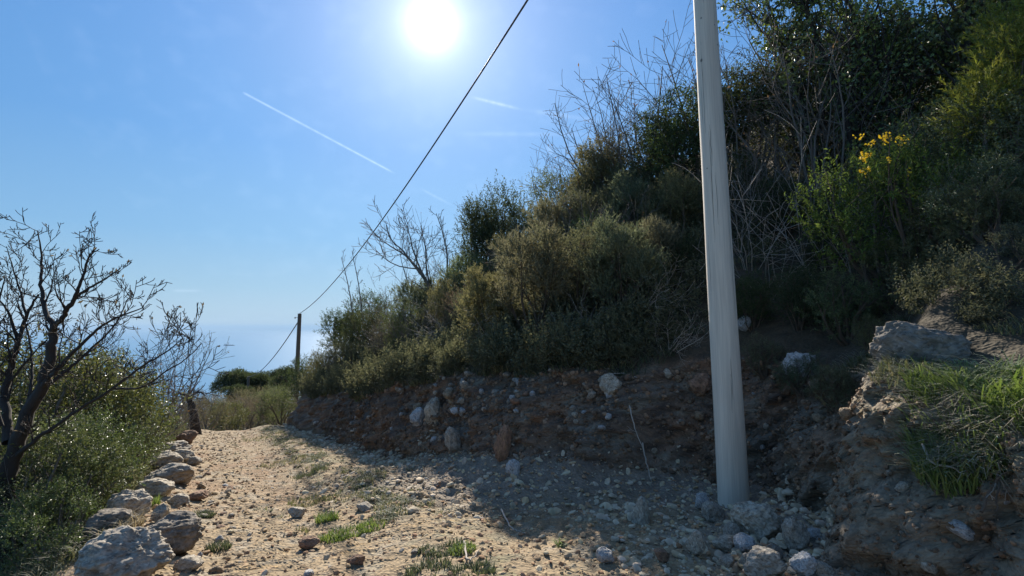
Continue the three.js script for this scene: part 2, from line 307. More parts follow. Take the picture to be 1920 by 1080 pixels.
const TONES = {
  pale: { base: [0.66, 0.59, 0.47], stain: [0.45, 0.37, 0.27], ochre: 0.15 }, grey: { base: [0.56, 0.50, 0.41], stain: [0.35, 0.30, 0.23], ochre: 0.15 },
  white: { base: [0.68, 0.67, 0.65], stain: [0.5, 0.49, 0.46], ochre: 0.05 }, red: { base: [0.42, 0.25, 0.16], stain: [0.30, 0.18, 0.12], ochre: 0.5 }, tan: { base: [0.44, 0.33, 0.21], stain: [0.34, 0.23, 0.14], ochre: 0.4 }, sand: { base: [0.5, 0.41, 0.29], stain: [0.36, 0.27, 0.17], ochre: 0.3 }, dark: { base: [0.34, 0.30, 0.25], stain: [0.20, 0.175, 0.14], ochre: 0.2 },
};
const rockBank = {};
function rockShape(tone, detail, variant) { const k = tone + detail + '_' + variant; return rockBank[k] ??= rockGeo(100 + variant * 37 + tone.length * 5 + detail, detail, { ...TONES[tone], rough: detail > 10 ? 0.12 : detail < 5 ? 0.14 : 0.10, cuts: 12 + variant % 5 }); }
// [left, right, top, bottom] in the frame: the stone stands where the line of sight to its lower edge meets the land
let rockCount = 0;
function rock([l, r_, t, b], tone, label, { detail = 10, sink = 0.2, deep = 0.8, name = 'rock', group, push = 0, tilt = 0.15 } = {}) {
  const g = onGround((l + r_) / 2, b), d = g.d + push, wide = (r_ - l) / FOCAL * d, high = (b - t) / FOCAL * d * 1.05, R = rngOf(900 + rockCount++), depth = wide * deep * (0.85 + 0.3 * R());
  const m = new THREE.Mesh(rockShape(tone, detail, rockCount % 5), M.stone), away = ray((l + r_) / 2, b).setY(0).normalize(), h = high * (1 + sink);
  m.scale.set(wide * 1.03, h, depth); m.rotation.set((R() - 0.5) * tilt, Math.atan2(-away.x, -away.z) * 1 + (R() - 0.5) * 0.3, (R() - 0.5) * tilt);
  m.position.copy(g.p).addScaledVector(away, push + depth * 0.42); m.position.y = Math.min(g.p.y, heightAt(m.position.x, m.position.z)) + h * 0.5 - sink * high;
  if (push === 0) m.position.y = g.p.y + h * 0.5 - sink * high;
  return add(m, name, label, 'rock', group);
}
// stones edging the track on the left
rock([155, 314, 1012, 1095], 'grey', 'big grey boulder with pale cracked top at the lower left corner', { detail: 26, name: 'boulder', tilt: 0.05 });
rock([200, 277, 926, 976], 'pale', 'squarish pale block with flat top beside the yellow-green sprig', { detail: 18, name: 'boulder', tilt: 0.05 });
rock([163, 214, 926, 962], 'grey', 'shaded grey stone directly left of the squarish pale block', { detail: 14 });
rock([252, 374, 980, 1046], 'dark', 'low dark lumpy stone just behind the big corner boulder', { detail: 18, name: 'boulder' });
rock([108, 158, 978, 1022], 'grey', 'shaded stone half hidden in weeds left of the boulders', { detail: 12 });
rock([160, 248, 966, 1008], 'dark', 'broad brownish stone between the corner boulder and pale block', { detail: 14 });
rock([258, 322, 905, 934], 'pale', 'flat pale slab leaning out of the edging just past the block', { detail: 14 });
rock([276, 358, 876, 910], 'grey', 'long ridged grey stone in the middle of the edging', { detail: 14 });
rock([272, 338, 852, 880], 'pale', 'pale sloping stone under the bushes in the edging', { detail: 12 });
rock([276, 352, 832, 862], 'grey', 'largest far stone of the edging, with whitish flat top', { detail: 12 });
rock([330, 368, 811, 834], 'red', 'rusty orange stone below the gnarled little tree', { detail: 12 });
rock([318, 362, 846, 866], 'pale', 'small pale stone beside the largest far edging stone', { detail: 10 });
rock([326, 358, 888, 908], 'pale', 'small rounded stone resting against the long ridged one', { detail: 10 });
rock([284, 315, 950, 980], 'grey', 'upright grey stone right of the squarish pale block', { detail: 10 });
rock([316, 352, 930, 948], 'pale', 'flat pinkish stone lying on the track side of the edging', { detail: 10 });
rock([350, 388, 925, 940], 'red', 'small reddish slab at the edge of the dirt', { detail: 8 });
rock([300, 335, 978, 996], 'pale', 'thin pale stone in front of the upright grey one', { detail: 8 });
rock([352, 378, 858, 874], 'grey', 'small grey stone on track edge below the far edging', { detail: 8 });
rock([540, 572, 955, 972], 'pale', 'pale stone half sunk in the grassy crown of the track', { detail: 8 });
rock([560, 600, 1012, 1032], 'red', 'reddish stone embedded in the crown near the bottom edge', { detail: 8 });
rock([668, 700, 948, 960], 'pale', 'flat whitish stone right of the bright grass patch', { detail: 8 });
rock([650, 684, 1046, 1064], 'red', 'orange stone at the bottom edge below the grass patch', { detail: 8 });
rock([330, 380, 1050, 1075], 'pale', 'pale stone beside the corner boulder on the track', { detail: 8 });
// heap round the foot of the near pole
const heap = { deep: 0.9, sink: 0.15 };
rock([1373, 1464, 955, 1016], 'pale', 'large pale wedge-shaped stone against the foot of the white pole', { ...heap, detail: 20 });
rock([1468, 1517, 980, 1042], 'grey', 'round grey-brown stone standing right of the big wedge stone', { ...heap, detail: 14 });
rock([1316, 1358, 948, 984], 'grey', 'grey stone touching the left side of the pole foot', { ...heap });
rock([1356, 1387, 984, 1011], 'grey', 'small grey stone in front of the pole foot', { ...heap });
rock([1336, 1378, 1011, 1037], 'pale', 'oval pale stone below the pole, left of the bluish white one', { ...heap });
rock([1377, 1419, 1012, 1041], 'white', 'bluish white smooth stone in front of the wedge stone', { ...heap });
rock([1287, 1323, 1000, 1042], 'pale', 'pinkish angular stone at the left end of the heap', { ...heap });
rock([1396, 1472, 1043, 1094], 'grey', 'large stone cut off by the bottom edge below the heap', { ...heap, detail: 14 });
rock([1484, 1532, 1045, 1084], 'white', 'whitish blocky stone at the bottom edge right of the heap', { ...heap });
rock([1303, 1331, 928, 956], 'white', 'small white stone up the slope left of the pole', { ...heap });
rock([1348, 1378, 1045, 1067], 'grey', 'small bluish stone below the oval pale one', { ...heap });
rock([1386, 1413, 1042, 1071], 'grey', 'little dark stone beside the large bottom stone', { ...heap });
rock([1525, 1562, 1060, 1086], 'grey', 'grey stone at the bottom edge next to the ochre bank', { ...heap });
rock([1433, 1468, 1027, 1058], 'dark', 'dark stone wedged behind the large bottom stone', { ...heap });
rock([1512, 1546, 996, 1017], 'white', 'pale bluish stone at the foot of the ochre bank', { ...heap });
rock([1118, 1152, 1035, 1060], 'white', 'lone bright white pointed stone on the shaded rubble', { ...heap });
rock([1184, 1218, 938, 985], 'pale', 'tall pinkish stone half sunk in the slope left of the pole', { ...heap, sink: 0.5, deep: 1.3 });
rock([1226, 1256, 1033, 1055], 'red', 'brown stone on the shaded rubble left of the heap', { ...heap });
// stones that stand out of the bank
const inBank = { deep: 0.9, sink: 0.05, push: -0.05 };
rock([768, 797, 766, 802], 'white', 'whitish block set in the bank beside the tall beige one', { ...inBank });
rock([795, 828, 748, 805], 'pale', 'tall beige block set in the bank below the bushes', { ...inBank });
rock([926, 959, 798, 862], 'red', 'upright orange stone slab in the middle of the bank', { ...inBank, deep: 0.6 });
rock([948, 976, 863, 893], 'white', 'round white stone in the bank below the orange slab', { ...inBank });
rock([833, 865, 803, 849], 'grey', 'grey cleft stone low in the bank, left of the orange slab', { ...inBank });
rock([1124, 1166, 702, 746], 'pale', 'rounded pale boulder on the bank edge among roots', { ...inBank, detail: 14 });
rock([1285, 1335, 700, 745], 'red', 'brownish boulder in the bank just left of the pole', { ...inBank });
rock([1470, 1532, 662, 722], 'white', 'knobbly whitish stone on the bank edge right of the pole', { ...inBank, detail: 16 });
rock([1645, 1800, 606, 676], 'dark', 'wide grey outcrop on the slope above the bright grass clump', { deep: 0.6, sink: 0.5, detail: 22, name: 'boulder' });
rock([1546, 1576, 823, 849], 'red', 'small orange stone in the bank right of the pole', { ...inBank });
rock([1380, 1408, 592, 622], 'white', 'small white stone beside the pole on the shaded slope', { ...inBank });

{ // stones that show in the bank and in the track: pieces of the ground
  const r = rngOf(77), tones = ['sand', 'grey', 'red', 'pale', 'white', 'grey', 'tan'], normal = V(), q = new THREE.Quaternion();
  let n = 0;
  const put = (x, y, z, s, flat) => {
    const m = new THREE.Mesh(rockShape(tones[Math.floor(r() * tones.length)], 3, Math.floor(r() * 5)), M.stone); m.name = n ? `stone_${String(n).padStart(3, '0')}` : 'stone'; n++;
    m.scale.set(s * (0.8 + 0.5 * r()), s * flat * (0.7 + 0.5 * r()), s * (0.7 + 0.5 * r())); m.rotation.set((r() - 0.5) * 0.9, r() * 6.3, (r() - 0.5) * 0.9); m.position.set(x, y, z); m.castShadow = m.receiveShadow = true; land.add(m);
  };
  for (let i = 0; i < 150; i++) { // bank face
    const u = i % 2 ? 4.1 + 4 * r() : 0.8 + 11 * Math.pow(r(), 1.35), k = i % 2 ? 0.35 + 0.7 * r() : r(), w = 0.02 + (bankRun(u) - 0.04) * k, q0 = surface(u, w).add(V(-0.876 * 0.015, 0.01, 0.482 * 0.015));
    put(q0.x, q0.y, q0.z, (i % 2 ? 0.05 + 0.1 * r() * r() : 0.035 + 0.13 * r() * r()) * (0.55 + 0.09 * Math.min(u, 7)), 0.95);
  }
  for (let i = 0; i < 95; i++) { // rubble along the edging
    const u = 3.2 + 11 * Math.pow(r(), 1.4), v = -0.55 + 0.75 * r(), [x, z] = fromUV(u, v);
    put(x, groundY(u, v - foot(u)) + 0.01, z, 0.045 + 0.09 * r() * r(), 0.6);
  }
  for (let i = 0; i < 50; i++) { // track
    const u = 3 + 10 * Math.pow(r(), 1.5), w = -0.1 - r() * (foot(u) + 0.3), [x, z] = fromUV(u, foot(u) + w);
    put(x, groundY(u, w) + 0.004, z, 0.035 + 0.06 * r() * r(), 0.6);
  }
}
{ // loose gravel
  const r = rngOf(5), kinds = [['sand', 0], ['red', 1], ['grey', 2], ['tan', 3], ['tan', 2]];
  for (const [tone, variant] of kinds) {
    const g = rockShape(tone, 1, variant), N = 5600, im = new THREE.InstancedMesh(g, M.gravel, N), m = new THREE.Matrix4(), q = new THREE.Quaternion(), e = new THREE.Euler();
    for (let i = 0; i < N; i++) {
      const u = 2 + 17 * Math.pow(r(), 1.9); let w, s = 0.008 + 0.034 * Math.pow(r(), 4.5);
      if ((tone === 'grey' && r() < 0.75) || (tone === 'sand' && r() < 0.2)) { w = -1.9 * r() * (u < 7 ? 1 : 0.3) + 0.1; s *= 1.2 + 1.1 * r() * r(); } else w = -r() * (foot(u) + 0.8);
      const v = foot(u) + w, rut = Math.exp(-Math.pow((v - 0.75) / 0.28, 2)); if (r() < rut * 0.55) s *= 0.55;
      const [x, z] = fromUV(u, v); e.set(r() * 0.6, r() * 6.3, r() * 0.6); q.setFromEuler(e);
      m.compose(V(x, groundY(u, w) + s * 0.12, z), q, V(s * (0.8 + 0.5 * r()) * 1.4, s * (0.4 + 0.35 * r()), s * 1.15)); im.setMatrixAt(i, m);
      const b = 0.7 + 0.45 * r(); im.setColorAt(i, rgb(b, b * (0.92 + 0.06 * r()), b * (0.78 + 0.12 * r())));
    }
    im.name = numbered('gravel'); im.userData = { kind: 'stuff', label: 'loose limestone gravel strewn over the track and bank foot', category: 'gravel' }; im.castShadow = im.receiveShadow = true; scene.add(im);
  }
  const g = rockShape('tan', 1, 4), N = 34000, im = new THREE.InstancedMesh(g, M.gravel, N), m = new THREE.Matrix4(), q = new THREE.Quaternion(), e = new THREE.Euler();
  for (let i = 0; i < N; i++) { // crumbs stuck in the bank face
    const u = 0.6 + 13 * Math.pow(r(), 1.3), w = -0.1 + (bankRun(u) + 0.15) * r(), s = (0.009 + 0.045 * Math.pow(r(), 6)) * (0.5 + 0.5 * sstep(1.5, 4.5, u)), q0 = surface(u, w); e.set(r() * 6, r() * 6, r() * 6); q.setFromEuler(e);
    m.compose(q0, q, V(s * 1.3, s, s * 1.2)); im.setMatrixAt(i, m); const b = 0.3 + 0.8 * r() * r(), k = r() * r(); im.setColorAt(i, rgb(b, b * mix(0.85, 1.2, k), b * mix(0.8, 1.5, k)));
  }
  im.name = numbered('gravel'); im.userData = { kind: 'stuff', label: 'stony crumbs stuck in the cut earth bank', category: 'gravel' }; im.castShadow = im.receiveShadow = true; scene.add(im);
}

// ------------------------------------------------------------------ poles and cable
function pole(name, base, top, r0, r1, mat, label, group) {
  const o = new THREE.Group(); o.position.copy(base);
  const L = top.distanceTo(base), g = new THREE.CylinderGeometry(r1, r0, L, 40, 24); g.translate(0, L / 2, 0);
  const uv = g.attributes.uv; for (let i = 0; i < uv.count; i++) uv.setY(i, uv.getY(i) * L / 8);
  const P = g.attributes.position; for (let i = 0; i < P.count; i++) { const y = P.getY(i), a = Math.atan2(P.getZ(i), P.getX(i)), k = 1 + 0.02 * noise3(Math.cos(a), Math.sin(a), y * 0.5); P.setX(i, P.getX(i) * k); P.setZ(i, P.getZ(i) * k); }
  g.computeVertexNormals();
  const m = new THREE.Mesh(g, mat); m.name = 'shaft'; o.add(m);
  const br = new THREE.Mesh(new THREE.CylinderGeometry(0.012, 0.012, 0.3, 10).rotateZ(Math.PI / 2).translate(-0.1, L - 0.22, 0), M.metal); br.name = 'hook'; o.add(br);
  const cl = new THREE.Mesh(new THREE.SphereGeometry(0.035, 12, 8).scale(1, 1.5, 1).translate(-0.25, L - 0.24, 0), M.cable); cl.name = 'cable_clamp'; o.add(cl);
  o.quaternion.setFromUnitVectors(V(0, 1, 0), top.clone().sub(base).normalize());
  return add(o, name, label, 'utility pole', group);
}
const nearFoot = at(1379, 966, 4.72); nearFoot.y -= 0.25;
const nearMid = at(1321, 0, 4.93), nearTop = nearFoot.clone().addScaledVector(nearMid.clone().sub(nearFoot).normalize(), 7.7);
pole('utility_pole', nearFoot, nearTop, 0.135, 0.078, M.pole, 'tall bleached wooden utility pole standing in a heap of stones');
const farTop = at(562, 588, 30), farFoot = farTop.clone().add(V(-0.12, 0, 0)); farFoot.y = heightAt(farFoot.x, farFoot.z) - 0.3;
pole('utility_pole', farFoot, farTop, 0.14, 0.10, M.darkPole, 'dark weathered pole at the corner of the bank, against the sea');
const thirdTop = at(466, 706, 64), thirdFoot = thirdTop.clone(); thirdFoot.y = heightAt(thirdFoot.x, thirdFoot.z) - 0.3;
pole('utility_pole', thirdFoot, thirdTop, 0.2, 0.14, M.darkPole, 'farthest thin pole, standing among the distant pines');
{
  const a = at(1290, -300, 4.8), start = V(1.72, EYE + 5.65, -4.72), end = farTop.clone().add(V(-0.05, -0.02, 0)), pts = [];
  for (let i = 0; i <= 40; i++) { const t = i / 40; pts.push(V(mix(start.x, end.x, t), mix(start.y, end.y, t) - 3.4 * t * (1 - t), mix(start.z, end.z, t))); }
  const g = new THREE.TubeGeometry(new THREE.CatmullRomCurve3(pts), 160, 0.015, 8);
  add(new THREE.Mesh(g, M.cable), 'overhead_cable', 'long black cable sagging from the near pole to the corner pole', 'cable');
  const e2 = thirdTop.clone(), s2 = farTop.clone().add(V(-0.1, -0.5, 0)), p2 = [];
  for (let i = 0; i <= 20; i++) { const t = i / 20; p2.push(V(mix(s2.x, e2.x, t), mix(s2.y, e2.y, t) - 3.0 * t * (1 - t), mix(s2.z, e2.z, t))); }
  add(new THREE.Mesh(new THREE.TubeGeometry(new THREE.CatmullRomCurve3(p2), 60, 0.028, 6), M.cable), 'overhead_cable', 'cable running down from the corner pole towards the pines', 'cable');
  const p0 = []; const st = nearTop.clone().add(V(-0.2, -0.24, 0)); for (let i = 0; i <= 10; i++) { const t = i / 10; p0.push(start.clone().lerp(st, t)); }
}

// ------------------------------------------------------------------ plants
const BARK = { grey: [0.17, 0.15, 0.13], dark: [0.04, 0.034, 0.03], pale: [0.42, 0.37, 0.3], brown: [0.12, 0.09, 0.065] };
// a twig with side twigs, bending towards the light
function branch(mb, p, dir, len, rad, level, r, o, tips) {
  const n = level > 1 ? 6 : level === 1 ? 4 : 3, pts = [p.clone()], rs = [rad], d = dir.clone(), q = p.clone();
  for (let i = 1; i <= n; i++) {
    d.addScaledVector(rv(r), o.wander).addScaledVector(o.pull, o.lift).normalize(); q.addScaledVector(d, len / n); pts.push(q.clone()); rs.push(Math.max(o.thin, rad * (1 - 0.8 * i / n)));
  }
  tube(mb, pts, rs, level > 1 ? 6 : level === 1 ? 4 : 3, tint(o.bark, o.bark, r, 0.75, 1.25));
  if (tips && level <= (o.tipLevel ?? 0)) for (let i = 1; i < pts.length; i++) tips.push([pts[i], pts[i].clone().sub(pts[i - 1]).normalize(), level]);
  if (level > 0) {
    const kids = Math.round(o.kids * (0.75 + 0.5 * r()));
    for (let k = 0; k < kids; k++) {
      const t = 0.18 + 0.8 * (k + r()) / kids, f = t * n, i = Math.min(n - 1, Math.floor(f)), s = pts[i].clone().lerp(pts[i + 1], f - i), ax = pts[i + 1].clone().sub(pts[i]).normalize();
      const side = rv(r).cross(ax).normalize(), a = o.angle * (0.6 + 0.8 * r()), nd = ax.multiplyScalar(Math.cos(a)).addScaledVector(side, Math.sin(a));
      branch(mb, s, nd, len * o.ratio * (1.15 - 0.6 * t) * (0.6 + 0.7 * r()), Math.max(o.thin, mix(rs[i], rs[i + 1], f - i) * 0.62), level - 1, r, o, tips);
    }
  }
}
const BO = { wander: 0.2, pull: V(0, 1, 0), lift: 0.07, kids: 6, ratio: 0.5, angle: 0.85, thin: 0.0022, bark: BARK.grey };
function plantGroup(stems, leaves, leafMat, names = ['stem', 'foliage']) {
  const o = new THREE.Group();
  if (stems && stems.p.length) { const m = new THREE.Mesh(stems.geo(), M.bark); m.name = names[0]; o.add(m); }
  if (leaves && leaves.p.length) { const m = new THREE.Mesh(leaves.geo(), leafMat); m.name = names[1]; o.add(m); }
  return o;
}
// bare or nearly bare shrub
function bareShrub(seed, { h = 2, stems = 7, spread = 0.5, bark = BARK.grey, level = 2, kids = 6, leaves = 0, leafCol = [[0.16, 0.09, 0.04], [0.2, 0.13, 0.06]], leafLen = 0.035, thin = 0.0024, wander = 0.2, lift = 0.07, rad = 0.018 } = {}) {
  const r = rngOf(seed), s = new MB(), l = new MB(), tips = [];
  for (let i = 0; i < stems; i++) {
    const a = r() * 6.28, k = spread * Math.sqrt(r()), d = V(Math.cos(a) * k, 1, Math.sin(a) * k).normalize();
    branch(s, V(Math.cos(a) * 0.12 * r() * h, -0.1, Math.sin(a) * 0.12 * r() * h), d, h * (0.6 + 0.4 * r()), rad * (0.6 + 0.6 * r()), level, r, { ...BO, bark, kids, thin, wander, lift, tipLevel: 1 }, tips);
  }
  for (const [p, d] of tips) if (r() < leaves) { const f = rv(r); leaf(l, p, d.clone().addScaledVector(f, 0.9).normalize(), rv(r), leafLen * (0.7 + 0.6 * r()), leafLen * 0.5, tint(leafCol[0], leafCol[1], r)); }
  return plantGroup(s, l, M.leaf);
}
// crown made of uneven lobes carrying leafy sprigs; o.needles: juniper-like sprays instead of leaves
function leafyShrub(seed, o) {
  const r = rngOf(seed), s = new MB(), l = new MB(), lobes = [];
  const { h = 2, wide = 1.1, n = 9, sprigs = 1500, per = 7, len = 0.035, aspect = 0.5, cols, bark = BARK.brown, lobe = 0.42, low = 0.25, upward = 0.5, needles = false, spray = 0.13, hang = 0 } = o;
  for (let i = 0; i < n; i++) {
    const a = i * 2.4 + r(), t = (i + 0.5) / n, y = h * (low + (0.86 - low) * t), k = wide * Math.sqrt(Math.max(0, 1 - Math.pow((t - 0.25) / 0.85, 2))) * (0.35 + 0.5 * r());
    lobes.push([V(Math.cos(a) * k, y, Math.sin(a) * k), lobe * (0.65 + 0.6 * r()) * (t > 0.8 ? 0.8 : 1), r() * 50]);
  }
  for (const [c] of lobes) {
    const b = V((r() - 0.5) * 0.2, -0.1, (r() - 0.5) * 0.2), m = b.clone().lerp(c, 0.5).add(rv(r).multiplyScalar(0.1));
    tube(s, [b, m, c.clone()], [0.03, 0.02, 0.008], 5, tint(bark, bark, r));
    branch(s, m, c.clone().sub(m).normalize(), lobe * 2.6, 0.012, 1, r, { ...BO, bark, kids: 7, ratio: 0.6, wander: 0.25 });
  }
  const tot = lobes.reduce((q, [, R]) => q + R * R, 0);
  for (const [c, R, sd] of lobes) {
    const count = Math.round(sprigs * R * R / tot);
    for (let i = 0; i < count; i++) {
      const d = rv(r); if (d.y < -0.4 && r() < 0.7) d.y *= -1;
      const bump = 1 + 0.38 * noise3(d.x * 2.2 + sd, d.y * 2.2, d.z * 2.2) + 0.22 * noise3(d.x * 5 + sd, d.y * 5, d.z * 5), q = c.clone().addScaledVector(d, R * bump * Math.pow(0.12 + 0.88 * r(), 0.42)); if (q.y < 0.02) q.y = 0.02 + 0.15 * r();
      const ax = d.clone().addScaledVector(rv(r), 0.6).add(V(0, upward, 0)).normalize(), size = 0.7 + 0.6 * r();
      const cs = tint(cols[0], cols[1], r, 0.8, 1.2);
      if (needles) {
        for (let k = 0; k < per; k++) {
          const t = r(), side = rv(r).cross(ax).normalize(), nd = ax.clone().addScaledVector(side, 0.55 + 0.5 * r()).normalize(), m = 0.75 + 0.5 * r();
          needle(l, q.clone().addScaledVector(ax, (t - 0.4) * spray * size), nd, V().crossVectors(nd, rv(r)).normalize(), len * size * (0.7 + 0.6 * r()), len * aspect, [cs[0] * m, cs[1] * m, cs[2] * m]);
        }
      } else {
        for (let k = 0; k < per; k++) {
          const t = k / per, side = rv(r).cross(ax).normalize(), nd = ax.clone().multiplyScalar(0.5).addScaledVector(side, 0.8).add(V(0, -hang, 0)).normalize(), m = 0.75 + 0.5 * r();
          leaf(l, q.clone().addScaledVector(ax, (t - 0.4) * spray * size), nd, ax.clone().addScaledVector(rv(r), 0.8), len * size * (0.7 + 0.6 * r()), len * aspect * size, [cs[0] * m, cs[1] * m, cs[2] * m]);
        }
      }
    }
  }
  return plantGroup(s, l, o.gloss ? M.glossLeaf : M.leaf);
}
const GREEN = {
  juniper: [[0.14, 0.155, 0.085], [0.22, 0.22, 0.125]], dark: [[0.05, 0.07, 0.025], [0.09, 0.11, 0.04]], olive: [[0.115, 0.125, 0.06], [0.18, 0.175, 0.09]],
  sage: [[0.11, 0.135, 0.07], [0.18, 0.195, 0.11]], fresh: [[0.10, 0.16, 0.025], [0.17, 0.22, 0.04]], bramble: [[0.08, 0.11, 0.03], [0.15, 0.17, 0.05]], bright: [[0.14, 0.19, 0.03], [0.22, 0.25, 0.05]], dry: [[0.13, 0.105, 0.065], [0.17, 0.14, 0.09]],
};
const K = {
  juniper: [1, 2, 3].map((i) => leafyShrub(10 + i, { h: 1.9, wide: 0.75, n: 9, sprigs: 1500, per: 14, len: 0.062, aspect: 0.24, spray: 0.2, needles: true, cols: GREEN.juniper, lobe: 0.36, upward: 0.9 })),
  evergreen: [1, 2, 3].map((i) => leafyShrub(20 + i, { h: 2.2, wide: 0.85, n: 11, sprigs: 1900, per: 7, len: 0.042, cols: GREEN.dark, lobe: 0.46 })),
  olive: [1, 2, 3].map((i) => leafyShrub(30 + i, { h: 1.9, wide: 0.9, n: 10, sprigs: 1900, per: 7, len: 0.036, cols: GREEN.olive, lobe: 0.42 })),
  sage: [1, 2].map((i) => leafyShrub(40 + i, { h: 0.8, wide: 0.5, n: 9, sprigs: 620, per: 9, len: 0.038, aspect: 0.28, cols: GREEN.sage, lobe: 0.22, spray: 0.08, upward: 0.8 })),
  bramble: [1, 2, 3].map((i) => leafyShrub(50 + i, { h: 1.6, wide: 0.85, n: 10, sprigs: 2000, per: 6, len: 0.034, aspect: 0.6, cols: GREEN.bramble, lobe: 0.40, gloss: true, bark: BARK.grey })),
  dry: [1, 2].map((i) => leafyShrub(60 + i, { h: 1.5, wide: 0.9, n: 8, sprigs: 1100, per: 6, len: 0.034, cols: GREEN.dry, lobe: 0.42, bark: BARK.grey })),
  bare: [1, 2, 3, 4].map((i) => bareShrub(70 + i, { h: 2.1, stems: 8, kids: 6, leaves: 0.06 })),
  paleBare: [1, 2].map((i) => bareShrub(80 + i, { h: 1.7, stems: 9, kids: 5, bark: BARK.pale, wander: 0.32, lift: 0.0, spread: 0.8, leaves: 0.02 })),
  wiry: [1, 2].map((i) => bareShrub(85 + i, { h: 1.7, stems: 8, kids: 5, level: 1, bark: [0.42, 0.37, 0.31], wander: 0.3, lift: -0.02, spread: 0.6, rad: 0.007, thin: 0.0028 })),
  broom: [leafyShrub(90, { h: 1.2, wide: 0.6, n: 9, sprigs: 1100, per: 8, len: 0.035, aspect: 0.4, cols: GREEN.fresh, lobe: 0.3, upward: 0.9 })],
  cypress: [leafyShrub(95, { h: 2.6, wide: 0.9, n: 14, sprigs: 2100, per: 18, len: 0.055, aspect: 0.22, spray: 0.16, needles: true, cols: GREEN.bright, lobe: 0.42, upward: 0.6 })],
};
// a tree wrapped in ivy: leaning trunk, limbs, leaves clinging to them
function ivyTree(seed, lean, h) {
  const r = rngOf(seed), s = new MB(), l = new MB(), tips = [];
  const pts = [V(0, -0.2, 0), V(lean.x * 0.3, h * 0.35, lean.z * 0.3), V(lean.x * 0.65, h * 0.7, lean.z * 0.65), V(lean.x, h, lean.z)];
  const cur = new THREE.CatmullRomCurve3(pts), sp = cur.getPoints(10); tube(s, sp, sp.map((_, i) => 0.07 * (1 - 0.075 * i)), 8, BARK.dark);
  const o = { ...BO, bark: BARK.dark, kids: 5, thin: 0.003, tipLevel: 2 };
  for (let i = 3; i <= 10; i++) for (let k = 0; k < 2; k++) branch(s, sp[i], rv(r).setY(0.5 + 0.5 * r()).normalize(), h * (0.25 + 0.25 * r()), 0.02, 2, r, o, tips);
  for (let i = 1; i <= 10; i++) for (let k = 0; k < 90; k++) { const q = sp[i - 1].clone().lerp(sp[i], r()), d = rv(r).setY(0).normalize(); q.addScaledVector(d, 0.06 + 0.14 * r()); leaf(l, q, d.clone().multiplyScalar(0.5).add(V(0, -0.5 - r(), 0)).addScaledVector(rv(r), 0.6).normalize(), d, 0.05 + 0.03 * r(), 0.045, tint(GREEN.dark[0], GREEN.fresh[1], r)); }
  for (const [p, d, lv] of tips) for (let k = 0; k < (lv ? 2 : 1); k++) if (r() < 0.8) { const q = p.clone().addScaledVector(rv(r), 0.06); leaf(l, q, rv(r).add(V(0, -0.4, 0)).normalize(), rv(r), 0.055 + 0.03 * r(), 0.045, tint(GREEN.bramble[0], GREEN.fresh[1], r)); }
  return plantGroup(s, l, M.glossLeaf, ['trunk', 'crown']);
}
K.ivy = [ivyTree(201, V(-0.7, 0, -0.2), 3.2), ivyTree(202, V(-0.4, 0, 0.3), 3.0), ivyTree(203, V(-1.0, 0, 0), 3.4)];
const kindName = { juniper: 'juniper_shrub', evergreen: 'evergreen_shrub', olive: 'olive_green_shrub', sage: 'sage_shrub', bramble: 'bramble_bush', dry: 'dry_shrub', bare: 'bare_shrub', paleBare: 'bare_shrub', wiry: 'dead_stem_shrub', broom: 'broom_shrub', cypress: 'cypress_tree', ivy: 'ivy_tree' };
const hues = [[1, 1, 1], [1.18, 1.06, 0.82], [0.86, 0.95, 0.9], [1.1, 1.0, 1.0], [0.95, 1.08, 0.8]];
const hued = new Map();
function hueOf(mat, k) { const key = mat.uuid + k; if (!hued.has(key)) { const m = mat.clone(); m.color = rgb(...hues[k]); hued.set(key, m); } return hued.get(key); }
let planted = 0;
// kind, column of the frame, distance in metres, scale, label
function plant(kind, px, d, scale, label, { group, variant = planted, turn = planted * 2.1, sy = 1, sunk = 0.06, cat = 'shrub' } = {}) {
  planted++;
  const set = K[kind], o = set[variant % set.length].clone(), x = (px - 960) / FOCAL * d, z = -d;
  o.children.forEach((c) => { if (c.material !== M.bark) c.material = hueOf(c.material, (planted * 7) % 5); });
  o.position.set(x, heightAt(x, z) - sunk, z); o.rotation.y = turn; o.scale.set(scale, scale * sy, scale);
  return add(o, kindName[kind], label, cat, group);
}
// along the edge of the bank, from the corner pole towards the camera
const lip = 'shrubs along the bank edge';
plant('evergreen', 592, 18.6, 0.95, 'dark evergreen shrub at the bank corner, right beside the far pole', { group: lip });
plant('evergreen', 645, 17.6, 1.05, 'tall dark evergreen shrub second from the bank corner', { group: lip });
plant('olive', 615, 16.6, 0.62, 'low olive shrub hanging over the bank corner', { group: lip });
plant('evergreen', 690, 15.6, 0.85, 'dense dark shrub below the two thin saplings', { group: lip });
plant('olive', 665, 14.6, 0.6, 'low olive shrub above the reddish end of the bank', { group: lip });
plant('dry', 735, 13.8, 0.8, 'grey-brown twiggy shrub on the bank edge below the bare tree', { group: lip });
plant('olive', 770, 12.6, 0.8, 'sunlit olive shrub above the whitish and beige blocks', { group: lip });
plant('juniper', 850, 11.8, 0.85, 'grey-green juniper left of the tangle of bare twigs', { group: lip });
plant('dry', 880, 10.4, 0.65, 'dry twiggy shrub above the upright orange slab', { group: lip });
plant('paleBare', 950, 8.0, 0.55, 'tangle of pale bare twigs on the bank edge', { group: lip, cat: 'bare shrub' });
plant('olive', 905, 9.8, 0.55, 'low dull shrub overhanging the bank left of pale twigs', { group: lip });
plant('paleBare', 1050, 7.0, 0.5, 'pale dead branches spreading over the bank middle', { group: lip, cat: 'bare shrub' });
plant('olive', 1150, 8.2, 0.6, 'olive shrub behind the rounded pale boulder', { group: lip });
plant('juniper', 1235, 7.6, 0.55, 'small juniper on the bank edge left of the near pole', { group: lip });
